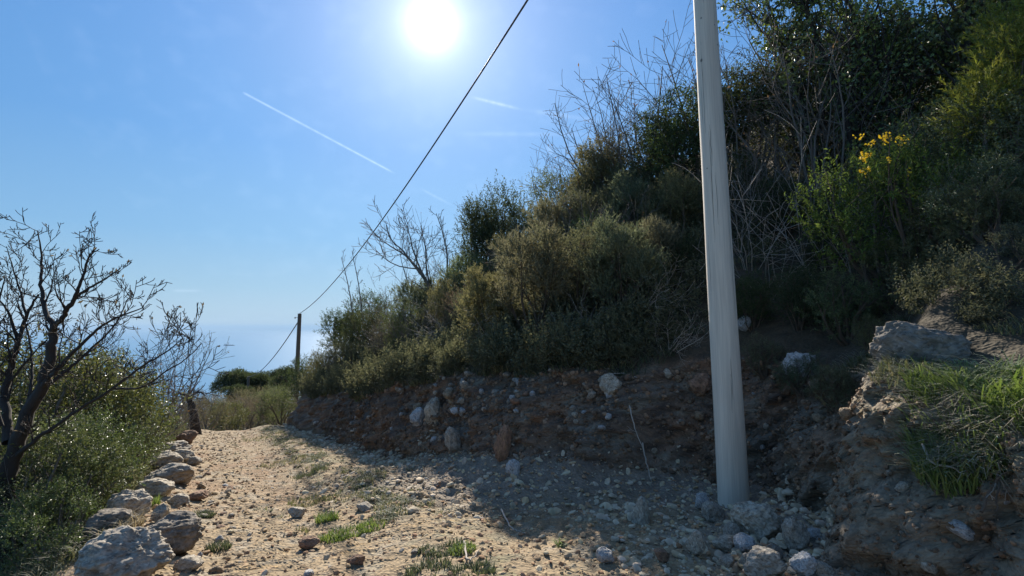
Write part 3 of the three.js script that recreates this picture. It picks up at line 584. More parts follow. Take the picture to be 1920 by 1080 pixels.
plant('evergreen', 1030, 9.2, 0.5, 'low dark shrub in the shade above the bank middle', { group: lip });
plant('evergreen', 1290, 7.3, 0.3, 'low dark shrub in shade right behind the near pole', { group: lip });
plant('paleBare', 1250, 6.3, 0.42, 'pale horizontal twigs just left of the near pole', { group: lip, cat: 'bare shrub' });
plant('juniper', 915, 8.5, 0.72, 'juniper overhanging the upright orange slab', { group: lip });
plant('juniper', 1005, 7.8, 0.85, 'full grey-green juniper overhanging the bank middle', { group: lip });
plant('olive', 1085, 7.6, 0.8, 'full olive-green shrub above the dangling root', { group: lip });
plant('juniper', 1165, 7.1, 0.75, 'juniper right of the rounded pale boulder', { group: lip });
const tw = 'grey twig tangles between the hillside shrubs';
plant('bare', 650, 15.0, 0.75, 'grey twig tangle over the reddish far end of the bank', { group: tw, cat: 'bare shrub' });
plant('bare', 722, 13.2, 0.8, 'grey twig tangle on the bank edge below the leaning tree', { group: tw, cat: 'bare shrub' });
plant('bare', 805, 11.8, 0.85, 'grey twig tangle above the tall beige block', { group: tw, cat: 'bare shrub' });
plant('paleBare', 868, 10.2, 0.75, 'pale twig tangle up the bank left of the orange slab', { group: tw, cat: 'bare shrub' });
plant('bare', 900, 12.0, 1.0, 'grey twig tangle below the round oak', { group: tw, cat: 'bare shrub' });
plant('paleBare', 1100, 7.0, 0.55, 'pale dead fan of branches behind the rounded boulder', { group: tw, cat: 'bare shrub' });
plant('bare', 1130, 8.6, 0.85, 'grey twig tangle in the middle of the hillside', { group: tw, cat: 'bare shrub' });
plant('paleBare', 1195, 7.0, 0.6, 'pale twig tangle between the rounded boulder and the pole', { group: tw, cat: 'bare shrub' });
plant('bare', 1010, 10.0, 1.05, 'grey twigs standing out of the broad pale juniper', { group: tw, cat: 'bare shrub' });
// second tier up the slope
const tier = 'shrubs halfway up the hillside';
plant('juniper', 790, 14.6, 1.0, 'juniper under the leaning bare tree', { group: tier });
plant('juniper', 880, 13.0, 1.0, 'pointed grey-green juniper below the big round oak', { group: tier });
plant('juniper', 960, 12.2, 0.95, 'pale grey-green juniper halfway up, right of the oak', { group: tier });
plant('juniper', 1050, 11.0, 1.05, 'broad pale juniper in the middle of the hillside', { group: tier });
plant('olive', 1130, 10.4, 0.9, 'olive-green shrub in the middle of the hillside', { group: tier });
plant('juniper', 1190, 9.6, 0.8, 'sunlit juniper a little left of the near pole', { group: tier });
plant('bramble', 1120, 9.4, 0.7, 'fresh green leafy shrub low on the hillside middle', { group: tier });
plant('juniper', 1270, 9.0, 0.75, 'juniper partly hidden behind the near pole', { group: tier });
plant('evergreen', 1390, 8.4, 0.6, 'dark shrub in shade right of the near pole', { group: tier });
plant('evergreen', 1470, 7.6, 0.5, 'dark shrub in the deep shade of the right slope', { group: tier });
plant('bare', 1420, 7.6, 0.9, 'bare twiggy shrub standing before the dark shrubs right of the pole', { group: tier, cat: 'bare shrub' });
plant('evergreen', 700, 18.0, 1.0, 'dark shrub behind the two thin saplings', { group: tier });
plant('dry', 990, 10.6, 0.75, 'brownish shrub above the pale bare twigs', { group: tier });
// skyline
const ridge = 'shrubs on the skyline';
plant('evergreen', 905, 14.8, 1.15, 'big round dark oak standing up on the skyline', { sy: 1.22, cat: 'tree' });
plant('evergreen', 945, 14.4, 1.1, 'tallest dark oak on the skyline beside the round one', { sy: 1.32, cat: 'tree' });
plant('olive', 1010, 14.0, 1.15, 'olive shrub on the skyline right of the oaks', { group: ridge });
plant('olive', 1080, 13.0, 1.25, 'brownish olive shrub on the skyline slope', { group: ridge });
plant('juniper', 1130, 12.2, 1.3, 'tall juniper on the skyline slope', { group: ridge });
plant('olive', 1190, 11.6, 1.3, 'olive shrub high on the skyline under bare twigs', { group: ridge });
plant('evergreen', 1250, 10.8, 1.15, 'dark shrub on skyline left of the near pole', { group: ridge });
plant('olive', 1200, 10.6, 0.85, 'olive shrub below the skyline left of the near pole', { group: ridge });
plant('evergreen', 1330, 10.0, 1.15, 'dark shrub on skyline behind the near pole', { group: ridge });
plant('evergreen', 1420, 9.4, 1.15, 'dark shrub on skyline right of the near pole', { group: ridge });
plant('bare', 990, 14.6, 1.4, 'bare shrub on the skyline just right of the oaks', { group: ridge, cat: 'bare shrub' });
plant('bare', 1050, 13.8, 1.55, 'bare shrub on the skyline, second from the oaks', { group: ridge, cat: 'bare shrub' });
plant('bare', 1110, 12.9, 1.6, 'bare shrub on the skyline, third from the oaks', { group: ridge, cat: 'bare shrub' });
plant('bare', 1170, 12.2, 1.75, 'bare shrub on the skyline, fourth from the oaks', { group: ridge, cat: 'bare shrub' });
plant('bare', 1225, 11.6, 1.95, 'tall bare shrub on the skyline left of the near pole', { group: ridge, cat: 'bare shrub' });
plant('bare', 1290, 11.0, 1.9, 'bare shrub on the skyline right against the near pole', { group: ridge, cat: 'bare shrub' });
plant('bare', 610, 20.0, 1.1, 'airy bare shrub beside the far pole top', { group: ridge, cat: 'bare shrub' });
plant('bare', 578, 21.0, 1.1, 'airy bare shrub right behind the far pole', { group: ridge, cat: 'bare shrub' });
plant('bare', 700, 17.0, 1.0, 'low bare shrub between saplings and leaning tree', { group: ridge, cat: 'bare shrub' });
plant('bare', 760, 15.6, 1.1, 'bare shrub behind the leaning bare tree', { group: ridge, cat: 'bare shrub' });
plant('bare', 830, 15.4, 1.6, 'tall upright bare shrub just left of the round oak', { group: ridge, cat: 'bare shrub' });
// the right-hand slope
const rs = 'trees on the right slope';
plant('ivy', 1560, 8.2, 1.0, 'ivy-wrapped leaning tree nearest the pole', { group: rs, cat: 'tree', variant: 0, turn: 0.2 });
plant('ivy', 1650, 7.6, 1.0, 'ivy-wrapped leaning tree with dark trunk, second from the pole', { group: rs, cat: 'tree', variant: 2, turn: 0 });
plant('ivy', 1740, 7.2, 1.0, 'ivy-wrapped tree with dark trunk, third from the pole', { group: rs, cat: 'tree', variant: 0, turn: -0.2 });
plant('ivy', 1830, 6.8, 1.0, 'ivy-wrapped tree behind the bright cypress', { group: rs, cat: 'tree', variant: 1, turn: 0.5 });
plant('ivy', 1930, 6.6, 1.0, 'ivy-wrapped tree at the upper right corner', { group: rs, cat: 'tree', variant: 2, turn: 0.4 });
plant('evergreen', 1540, 9.2, 1.3, 'dark shrub behind the first ivy-wrapped tree', { group: rs });
plant('evergreen', 1650, 8.6, 1.35, 'dark shrub behind the second ivy-wrapped tree', { group: rs });
plant('bramble', 1760, 8.0, 1.6, 'leafy dark thicket behind the third ivy-wrapped tree', { group: rs });
plant('bramble', 1880, 7.4, 1.6, 'leafy dark thicket at the right edge behind the cypress', { group: rs });
plant('bare', 1480, 9.0, 1.5, 'bare branching shrub at the top right of the pole', { group: rs, cat: 'bare shrub' });
plant('bare', 1560, 7.8, 1.4, 'bare shrub with pale arching twigs in front of ivy', { group: rs, cat: 'bare shrub' });
plant('wiry', 1610, 6.4, 1.05, 'pale drooping dead stems above the yellow flowers', { group: rs, cat: 'bare shrub' });
plant('wiry', 1450, 6.7, 0.8, 'pale wiry stems in the shade right of the pole', { group: rs, cat: 'bare shrub' });
plant('wiry', 1405, 7.2, 1.0, 'pale wiry stems climbing right behind the pole', { group: rs, cat: 'bare shrub' });
plant('wiry', 1500, 7.2, 1.15, 'pale wiry stems over the dark shrubs, second from the pole', { group: rs, cat: 'bare shrub' });
plant('wiry', 1560, 6.6, 1.0, 'pale arching stems left of the drooping dead ones', { group: rs, cat: 'bare shrub' });
plant('bare', 1600, 8.4, 1.7, 'tall bare branches between the first two ivy-wrapped trees', { group: rs, cat: 'bare shrub' });
plant('bare', 1400, 9.6, 1.6, 'tall bare shrub on the skyline just right of the pole', { group: ridge, cat: 'bare shrub' });
plant('cypress', 1965, 4.9, 0.78, 'bright yellow-green cypress at the right edge', { cat: 'tree' });
plant('bramble', 1780, 5.9, 0.95, 'dark leafy bush right of the yellow-flowered shrub', { group: rs });
plant('bramble', 1900, 4.9, 0.75, 'dark leafy bush at the right edge under the cypress', { group: rs });
plant('evergreen', 1560, 6.6, 0.45, 'dark shrub left below the yellow-flowered shrub', { group: rs });
{
  const o = K.broom[0].clone(), x = (1675 - 960) / FOCAL * 5.5, f = new MB(), r = rngOf(66);
  for (const [px, py, n] of [[1622, 292, 40], [1632, 268, 12], [1660, 258, 34], [1690, 262, 24], [1624, 322, 22], [1610, 255, 10], [1705, 320, 10], [1670, 300, 8]]) {
    const c = at(px, py, 5.1); for (let i = 0; i < n; i++) { const q = c.clone().addScaledVector(rv(r), 0.055 * Math.cbrt(r()) * (n > 20 ? 1 : 0.7)); q.x -= x; q.z += 5.5; q.y -= heightAt(x, -5.5) - 0.05; leaf(f, q, rv(r), rv(r), 0.026, 0.022, [1, 1, 1]); }
  }
  const m = new THREE.Mesh(f.geo(), M.petal); m.name = 'blossom'; o.add(m);
  o.children.forEach((c) => { if (c !== m) c.scale.set(1.1, 1.45, 1.1); });
  o.position.set(x, heightAt(x, -5.5) - 0.05, -5.5); add(o, 'broom_shrub', 'green shrub with clusters of yellow flowers on the right slope', 'shrub');
}
const sg = 'grey-green sage shrubs';
plant('sage', 1590, 5.4, 0.85, 'grey-green sage shrub lowest left of the outcrop', { group: sg });
plant('sage', 1690, 5.3, 0.95, 'large grey-green sage shrub above the outcrop', { group: sg });
plant('sage', 1800, 5.0, 0.95, 'pale grey-green sage shrub above right of the outcrop', { group: sg });
plant('sage', 1560, 4.5, 0.5, 'small sage plant beside the knobbly whitish stone', { group: sg });
plant('sage', 1500, 5.1, 0.5, 'small shaded sage plant above the knobbly whitish stone', { group: sg });
plant('sage', 1745, 4.7, 0.4, 'small sage plant directly above the grey outcrop', { group: sg });
plant('sage', 1640, 4.8, 0.42, 'small sage plant at the left end of the outcrop', { group: sg });
plant('sage', 1925, 3.9, 0.5, 'dim sage plant at right edge just above the grass clump', { group: sg });
plant('bramble', 1850, 4.6, 0.5, 'dark leafy bush between the sage and the right edge', { group: sg });
plant('evergreen', 1500, 5.9, 0.35, 'low dark shrub above the knobbly whitish stone', { group: sg });
plant('evergreen', 1410, 6.3, 0.32, 'low dark shrub in shade touching the right side of the pole', { group: sg });
plant('sage', 1880, 4.3, 0.7, 'dim sage shrub at right edge above the grass clump', { group: sg });
plant('sage', 1430, 5.6, 0.5, 'small shaded sage plant just right of the pole', { group: sg });

// bare trees with limbs of their own
function limbTree(name, label, base, limbs, { bark = BARK.dark, seed = 1, kids = 6, twig = 0.35, level = 1, leaves = 0, thin = 0.0026, cols = GREEN.dry, cat = 'tree', group } = {}) {
  const r = rngOf(seed), o = new THREE.Group(); o.position.copy(base);
  limbs.forEach(([pts, r0, r1, dens], k) => {
    const mb = new MB(), tips = [], c = new THREE.CatmullRomCurve3(pts.map((p) => p.clone().sub(base))), n = Math.max(8, pts.length * 5), sp = c.getPoints(n); const R = sp.map((_, i) => mix(r0, r1, Math.pow(i / n, 0.8)));
    for (let i = 1; i < n; i++) sp[i].addScaledVector(rv(r), Math.min(0.012, R[i] * 0.5));
    tube(mb, sp, R, 8, tint(bark, bark, r, 0.9, 1.1));
    const L = c.getLength(), count = Math.round(L * dens);
    for (let i = 0; i < count; i++) {
      const t = 0.12 + 0.88 * (i + r()) / count, f = Math.min(n - 0.01, t * n), j = Math.floor(f), p = sp[j].clone().lerp(sp[j + 1], f - j), ax = sp[j + 1].clone().sub(sp[j]).normalize(), side = rv(r).cross(ax).normalize(), a = 0.55 + 0.6 * r();
      branch(mb, p, ax.multiplyScalar(Math.cos(a)).addScaledVector(side, Math.sin(a)), twig * (0.45 + 0.9 * r()) * (1.15 - 0.5 * t), Math.max(thin, R[j] * 0.42), level, r, { ...BO, bark, kids, thin, wander: 0.22, lift: 0.10, tipLevel: 0 }, tips);
    }
    const m = new THREE.Mesh(mb.geo(), M.bark); m.name = k ? 'branch' : 'trunk'; o.add(m);
    if (leaves) { const l = new MB(); for (const [p, d] of tips) if (r() < leaves) leaf(l, p, d.clone().addScaledVector(rv(r), 0.8).normalize(), rv(r), 0.03 + 0.02 * r(), 0.018, tint(cols[0], cols[1], r)); if (l.p.length) { const q = new THREE.Mesh(l.geo(), M.leaf); q.name = 'foliage'; o.add(q); } }
  });
  return add(o, name, label, cat, group);
}
const L3 = (list, d, bulge = 0) => list.map(([x, y, dd]) => at(x, y, d + (dd ?? 0)));
{ // bare tree at the left edge
  const D = 4.6, base = at(0, 1090, 4.6); base.y = heightAt(base.x, base.z) - 0.05;
  limbTree('bare_tree', 'bare dark branching tree at the left edge against the sea', base, [
    [[base.clone(), ...L3([[8, 960], [20, 870], [46, 790], [78, 725], [96, 660], [100, 618]], D)], 0.085, 0.030, 3],
    [L3([[100, 618], [84, 575, 0.1], [76, 530, 0.15], [78, 480, 0.2], [70, 432, 0.2]], D), 0.026, 0.004, 9],
    [L3([[100, 618], [124, 584, -0.1], [142, 552, -0.2], [158, 515, -0.2], [168, 480, -0.2], [186, 467, -0.2]], D), 0.024, 0.004, 9],
    [L3([[124, 584, -0.1], [155, 548, -0.1], [195, 525, -0.1], [226, 503, -0.1]], D), 0.016, 0.004, 9],
    [L3([[76, 728], [110, 690, -0.2], [150, 650, -0.3], [200, 605, -0.4], [268, 577, -0.4]], D), 0.024, 0.004, 10],
    [L3([[72, 735], [130, 690, 0.2], [170, 655, 0.3], [215, 610, 0.4], [240, 560, 0.4]], D), 0.018, 0.004, 9],
    [L3([[20, 862], [70, 822, -0.1], [130, 780, -0.2], [205, 732, -0.2], [262, 690, -0.3], [318, 655, -0.3], [344, 634, -0.3]], D), 0.020, 0.003, 8],
    [L3([[212, 728, -0.2], [262, 727, -0.2], [310, 697, -0.3], [350, 672, -0.3], [378, 644, -0.3]], D), 0.010, 0.003, 9],
    [L3([[14, 830], [10, 740, 0.2], [22, 680, 0.3], [34, 640, 0.3], [50, 590, 0.4], [72, 552, 0.4]], D), 0.040, 0.008, 8],
    [L3([[34, 640, 0.3], [18, 590, 0.3], [-20, 540, 0.3]], D), 0.018, 0.004, 9],
    [L3([[50, 590, 0.4], [30, 520, 0.5], [12, 462, 0.5]], D), 0.012, 0.003, 9],
    [L3([[0, 800], [-30, 700], [-10, 600], [10, 520]], D), 0.03, 0.004, 9],
    [L3([[46, 790], [60, 700, 0.3], [52, 620, 0.5], [30, 560, 0.6]], D), 0.016, 0.004, 10],
  ], { seed: 11, kids: 4, twig: 0.42, level: 2, leaves: 0.015, thin: 0.0026 });
}
{ // leaning bare tree on the skyline
  const D = 14.2, base = at(800, 600, D); base.y = heightAt(base.x, base.z) - 0.1;
  limbTree('bare_tree', 'leaning bare tree on the skyline touched by the cable', base, [
    [[base.clone(), ...L3([[808, 570], [798, 525], [775, 495]], D)], 0.07, 0.04, 2],
    [L3([[798, 525], [760, 480], [730, 460], [702, 440]], D), 0.035, 0.006, 5], [L3([[775, 495], [755, 470], [735, 450], [722, 415]], D), 0.03, 0.006, 5],
    [L3([[798, 525], [775, 470], [768, 440], [762, 425]], D), 0.03, 0.006, 5], [L3([[808, 560], [800, 500], [795, 450], [785, 430]], D), 0.03, 0.006, 5], [L3([[785, 505], [745, 498], [722, 485], [705, 470]], D), 0.02, 0.006, 5],
  ], { seed: 23, kids: 6, twig: 0.8, level: 1, bark: BARK.grey, thin: 0.006 });
  for (const [x0, y0, x1, y1, d, lab] of [[662, 600, 640, 482, 17.5, 'thin bare sapling left of its pair under the cable'], [680, 605, 660, 470, 17.2, 'thin bare sapling right of its pair under the cable'], [838, 480, 818, 400, 14.6, 'thin upright bare sapling beside the round oak']]) {
    const b = at(x0, y0, d); b.y = heightAt(b.x, b.z) - 0.1; const m = at((x0 + x1) / 2 + 3, (y0 + y1) / 2, d);
    limbTree('sapling', lab, b, [[[b.clone(), at(x0, y0, d), m, at(x1, y1, d)], 0.035, 0.008, 4]], { seed: x0, kids: 3, twig: 0.45, level: 1, bark: BARK.grey, thin: 0.006, group: 'bare saplings' });
  }
}
{ // gnarled little tree past the edging stones
  const D = 14.5, base = at(367, 815, D); base.y = heightAt(base.x, base.z) - 0.1;
  limbTree('gnarled_tree', 'gnarled little dark-trunked tree beyond the edging stones', base, [
    [[base.clone(), ...L3([[366, 800], [362, 775], [357, 755]], D)], 0.16, 0.09, 2],
    [L3([[357, 755], [350, 742], [335, 738], [320, 742]], D), 0.07, 0.012, 6], [L3([[357, 755], [360, 742], [375, 735], [385, 742]], D), 0.06, 0.012, 6], [L3([[357, 757], [352, 740], [356, 728], [350, 722]], D), 0.05, 0.012, 6],
  ], { seed: 31, kids: 6, twig: 0.6, level: 1, bark: BARK.dark, leaves: 0.6, thin: 0.006 });
}
// bushes on the left
const lb = 'bushes left of the track';
plant('bramble', 55, 4.9, 0.85, 'leafy bush at the foot of the bare left tree', { group: lb });
plant('bramble', 150, 5.6, 0.8, 'leafy bush behind the shaded stones at left', { group: lb });
plant('bramble', 120, 4.5, 0.45, 'low leafy weeds at the lower left edge', { group: lb });
plant('bramble', 30, 6.6, 1.5, 'tall leafy bush at the left edge behind the bare tree', { group: lb });
plant('bramble', 150, 7.2, 1.3, 'leafy bush with glossy leaves behind the left tree', { group: lb });
plant('bramble', 215, 6.8, 0.75, 'leafy bush hanging over the middle edging stones', { group: lb });
plant('bramble', 200, 8.6, 1.1, 'leafy bush beyond the middle edging stones', { group: lb });
plant('bramble', 232, 10.2, 0.8, 'leafy bush behind the largest far edging stone', { group: lb });
plant('bramble', 180, 10.5, 1.55, 'leafy bush down the left slope', { group: lb });
plant('dry', 265, 12.5, 0.75, 'dull brownish bush left of the gnarled tree', { group: lb });
plant('bramble', 60, 9.5, 1.5, 'tall leafy bush on the left slope behind', { group: lb });
plant('dry', 90, 8.4, 1.35, 'dry brownish bush among the left bushes', { group: lb });
plant('bare', 225, 9.0, 1.4, 'bare shrub behind the left bushes against the sea', { group: lb, cat: 'bare shrub' });
plant('bare', 290, 11.5, 1.4, 'smaller bare shrub left of the gnarled tree against the sea', { group: lb, cat: 'bare shrub' });
plant('bare', 150, 8.5, 1.5, 'bare shrub behind the bare left tree', { group: lb, cat: 'bare shrub' });
plant('bare', 330, 14.0, 0.9, 'small bare shrub beside the gnarled tree', { group: lb, cat: 'bare shrub' });
plant('bare', 20, 7.5, 1.2, 'bare shrub at the left edge among bushes', { group: lb, cat: 'bare shrub' });
// beyond the end of the track
const fb = 'bushes beyond the end of the track';
[[395, 21, 'dry', 1.1, 'dry brown bush just right of the gnarled tree'], [430, 22.5, 'bramble', 1.0, 'yellowish green bush at the end of the track'], [350, 24, 'dry', 1.5, 'dry brown bush behind the gnarled tree'], [470, 26, 'dry', 1.3, 'dry bush beyond the track end, left of the bank corner'], [515, 27, 'dry', 1.3, 'dry bush beyond the track end at the bank corner'], [535, 24, 'olive', 1.1, 'greenish bush beside the bank corner foot'], [400, 32, 'dry', 1.9, 'brown bush on the far slope above the track end'], [450, 36, 'dry', 2.0, 'brown bush below the far pines'], [505, 38, 'olive', 1.9, 'grey-green bush below the far pines'], [545, 34, 'olive', 1.8, 'grey-green bush at the foot of the far pole'], [360, 40, 'dry', 2.4, 'far brown bush on the left skyline over the sea'], [420, 46, 'dry', 2.4, 'far brown bush left of the pines'], [480, 48, 'olive', 2.3, 'far dull green bush in front of the pines']]
  .forEach(([px, d, k, s, label]) => plant(k, px, d, s, label, { group: fb }));
// pines far off
function pine(seed, h, flat) {
  const r = rngOf(seed), s = new MB(), l = new MB(), top = V((r() - 0.5) * 0.8, h * 0.8, (r() - 0.5) * 0.8); tube(s, [V(0, -0.5, 0), V(0.1, h * 0.4, 0), top], [0.2, 0.16, 0.1], 7, BARK.dark);
  for (let i = 0; i < 13; i++) {
    const a = i * 2.4, k = Math.sqrt((i + 0.5) / 13) * h * 0.3, c = V(Math.cos(a) * k, h * (0.92 - 0.35 * (1.4 - flat) * r() - 0.35 * (i / 13) * r()), Math.sin(a) * k); tube(s, [top.clone().setY(h * (0.45 + 0.3 * r())), c], [0.07, 0.02], 5, BARK.dark);
    for (let q = 0; q < 300; q++) { const d = rv(r), p = c.clone().add(V(d.x * h * 0.13, d.y * h * 0.11, d.z * h * 0.13).multiplyScalar(Math.cbrt(r()) * (0.8 + 0.4 * r()))), ax = d.add(V(0, 0.6, 0)).normalize(), cc = tint(GREEN.dark[0], GREEN.dark[1], r); for (let n = 0; n < 4; n++) { const nd = ax.clone().addScaledVector(rv(r), 0.8).normalize(); needle(l, p, nd, V().crossVectors(nd, rv(r)).normalize(), 0.28, 0.05, cc); } }
  }
  return plantGroup(s, l, M.leaf, ['trunk', 'crown']);
}
const pines = [pine(301, 6.5, 1), pine(302, 6.5, 0.4), pine(303, 6, 0.8)];
[[438, 690, 66, 0, 'leftmost far pine, low round crown above the sea'], [462, 690, 70, 1, 'far pine behind the farthest pole'], [484, 693, 68, 0, 'flat-topped far pine in the middle of the group'], [512, 690, 72, 2, 'far pine with a gap of sea beneath its crown'], [536, 680, 66, 1, 'tallest far pine, next to the bank corner pole'], [520, 722, 60, 2, 'lower far pine in front of the others'], [450, 715, 60, 1, 'lower far pine at the left front of the group'], [488, 735, 56, 2, 'small dark pointed pine in front of the group']].forEach(([px, top, d, k, label]) => {
  const o = pines[k].clone(), p = at(px, top, d), y = heightAt(p.x, p.z), s = Math.max(0.35, (p.y - y) / ([6.5, 6.5, 6][k] * 1.02)); o.position.set(p.x, y, p.z); o.scale.set(Math.max(s, 0.8), s, Math.max(s, 0.8)); o.rotation.y = px; add(o, 'pine_tree', label, 'pine', 'far pines above the sea');
});

// ------------------------------------------------------------------ grass, weeds, roots
function tuft(seed, n, h, rad, cols, droop = 0.6, at0 = null) {
  const r = rngOf(seed), mb = new MB();
  for (let i = 0; i < n; i++) {
    const a = r() * 6.28, k = rad * Math.sqrt(r()), p = V(Math.cos(a) * k, -0.01, Math.sin(a) * k), b = a + (r() - 0.5) * 4.5, hh = h * (0.45 + 0.75 * r()), out = hh * droop * (0.25 + 0.6 * r()), wd = 0.0032 + 0.003 * r(), sx = -Math.sin(b) * wd, sz = Math.cos(b) * wd, c = tint(cols[0], cols[1], r);
    if (at0 && rad > 0.12 && h < 0.2 && noise3((at0.x + p.x) * 7, (at0.z + p.z) * 7, 2) < -0.15 + 0.3 * r()) continue;
    if (at0) p.y = heightAt(at0.x + p.x, at0.z + p.z) - at0.y - 0.01;
    let prev = null;
    for (let j = 0; j <= 3; j++) {
      const t = j / 3, y = p.y + hh * (t * (1 - 0.2 * droop) - 0.5 * droop * t * t), o = out * Math.pow(t, 1.3), q = 1 - t * 0.9, x = p.x + Math.cos(b) * o, z = p.z + Math.sin(b) * o;
      const e = [mb.v(x + sx * q, y, z + sz * q, c), mb.v(x - sx * q, y, z - sz * q, c)]; if (prev) mb.i.push(prev[0], prev[1], e[0], e[0], prev[1], e[1]); prev = e;
    }
  }
  return mb.geo();
}
const GRASS = { fresh: [[0.14, 0.22, 0.035], [0.24, 0.30, 0.06]], mixed: [[0.12, 0.15, 0.05], [0.24, 0.21, 0.10]], straw: [[0.30, 0.24, 0.13], [0.38, 0.31, 0.18]], dull: [[0.07, 0.10, 0.04], [0.12, 0.13, 0.06]] };
function grassThing(px, py, n, h, rad, cols, label, { name = 'grass_tuft', droop = 0.6, seed = px, stuff = false, group } = {}) { const g = onGround(px, py), p = g.p.clone().setY(heightAt(g.p.x, g.p.z)), m = new THREE.Mesh(tuft(seed, n, h, rad, cols, droop, p), M.grass); m.position.copy(p); add(m, name, label, 'grass', group); if (stuff) m.userData.kind = 'stuff'; return m; }
grassThing(1835, 772, 3400, 0.40, 0.32, GRASS.fresh, 'bright green overhanging grass clump on the right bank', { droop: 0.9, name: 'grass_clump' });
grassThing(1870, 800, 1300, 0.34, 0.22, GRASS.straw, 'straw-coloured dry grass hanging below the bright clump', { droop: 1.25, name: 'grass_clump' });
grassThing(1765, 735, 700, 0.3, 0.16, GRASS.fresh, 'small green grass tuft left of the bright clump', { droop: 0.9 });
grassThing(1620, 605, 500, 0.28, 0.15, GRASS.mixed, 'grass tuft left of the grey outcrop', { droop: 0.9 });
grassThing(1700, 690, 500, 0.24, 0.2, GRASS.mixed, 'grass tuft growing against the front of the outcrop', { droop: 0.9 });
grassThing(1600, 690, 400, 0.22, 0.14, GRASS.mixed, 'grass tuft below the outcrop, right of the knobbly stone', { droop: 0.9 });
grassThing(690, 735, 500, 0.35, 0.25, GRASS.fresh, 'bright grass tuft on the far bank edge', { droop: 0.8 });
grassThing(640, 1003, 900, 0.10, 0.17, GRASS.fresh, 'bright green grass patch on the crown of the track', { name: 'grass_patch' });
grassThing(690, 985, 600, 0.09, 0.15, GRASS.fresh, 'green weeds at the right end of the bright grass patch', { name: 'grass_patch' });
grassThing(612, 975, 300, 0.12, 0.10, GRASS.fresh, 'taller green tuft left of the bright grass patch');
grassThing(825, 1035, 900, 0.08, 0.16, GRASS.dull, 'dark green grass strip right of the track crown', { name: 'grass_patch' });
grassThing(865, 1028, 400, 0.07, 0.10, GRASS.fresh, 'small lit grass end beside the dark grass strip', { name: 'grass_patch' });
grassThing(800, 1075, 600, 0.09, 0.15, GRASS.dull, 'dark grass tuft at the bottom edge', {});
grassThing(880, 1078, 600, 0.09, 0.15, GRASS.dull, 'dark grass at the bottom edge next to the shade', {});
grassThing(565, 895, 500, 0.14, 0.2, GRASS.dull, 'dark green tuft farther along the track crown');
grassThing(600, 880, 300, 0.14, 0.14, GRASS.dull, 'small round tuft beyond the dark green one');
grassThing(580, 940, 700, 0.09, 0.22, GRASS.mixed, 'sparse weeds on the crown between the two rows of stones', { name: 'grass_patch', stuff: true });
grassThing(650, 930, 600, 0.08, 0.25, GRASS.mixed, 'thin greyish grass behind the bright grass patch', { name: 'grass_patch', stuff: true });
grassThing(530, 870, 600, 0.12, 0.35, GRASS.mixed, 'weedy strip on the crown halfway along the track', { name: 'grass_patch', stuff: true });
grassThing(500, 820, 800, 0.12, 0.6, GRASS.mixed, 'yellow-green grass where the track disappears', { name: 'grass_patch', stuff: true });
grassThing(410, 1028, 260, 0.09, 0.09, GRASS.dull, 'small weed tuft right of the dark lumpy stone');
grassThing(383, 968, 260, 0.10, 0.10, GRASS.dull, 'small weed tuft right of the upright grey stone');
grassThing(282, 948, 220, 0.16, 0.08, GRASS.fresh, 'yellow-green sprig beside the squarish pale block');
grassThing(215, 1000, 400, 0.28, 0.2, GRASS.straw, 'dry grass between the left boulders', { droop: 0.8 });
grassThing(140, 1045, 500, 0.3, 0.25, GRASS.mixed, 'dry grass left of the big corner boulder', { droop: 0.8 });
grassThing(1048, 1025, 60, 0.09, 0.03, GRASS.fresh, 'tiny bright yellow-green sprig alone on the shaded rubble', { droop: 0.9 });
{ // weeds and litter that cover the slopes
  const r = rngOf(12), kinds = [[tuft(701, 60, 0.22, 0.12, GRASS.dull, 0.8), 900], [tuft(702, 50, 0.25, 0.12, GRASS.mixed, 0.9), 900], [K.bramble[0].children[1].geometry, 0]];
  const low = leafyShrub(777, { h: 0.35, wide: 0.25, n: 5, sprigs: 110, per: 6, len: 0.034, cols: GREEN.olive, lobe: 0.13, low: 0.2 }), fol = low.children[1].geometry;
  for (const [g, n, mat, lab] of [[kinds[0][0], 1600, M.grass, 'dull green grass growing under the hillside shrubs'], [kinds[1][0], 1600, M.grass, 'half-dry grass growing on the slopes'], [fol, 1600, M.leaf, 'low leafy undergrowth covering the slopes']]) {
    const im = new THREE.InstancedMesh(g, mat, n), m = new THREE.Matrix4(), q = new THREE.Quaternion();
    for (let i = 0; i < n; i++) {
      let u, w; if (r() < 0.66) { u = 0.5 + 20 * r(); if (u < 4.6 && r() < 0.7) u = 4.6 + 14 * r(); w = bankRun(u) + 7 * Math.pow(r(), 2.2); if (u < 4.6) w += 0.75; } else { u = (g === fol ? 6.5 : 4) + 16 * r(); w = -foot(u) - 0.95 - 5 * Math.pow(r(), 1.4); }
      const [x, z] = fromUV(u, foot(u) + w), s = (0.6 + 0.9 * r()) * (u < 4.6 ? 0.7 : 1); q.setFromAxisAngle(V(0, 1, 0), r() * 6.28); m.compose(V(x, groundY(u, w) - 0.01, z), q, V(s, s * (0.7 + 0.6 * r()), s)); im.setMatrixAt(i, m);
    }
    im.name = numbered(g === fol ? 'undergrowth' : 'grass'); im.userData = { kind: 'stuff', label: lab, category: g === fol ? 'undergrowth' : 'grass' }; im.castShadow = im.receiveShadow = true; scene.add(im);
  }
}
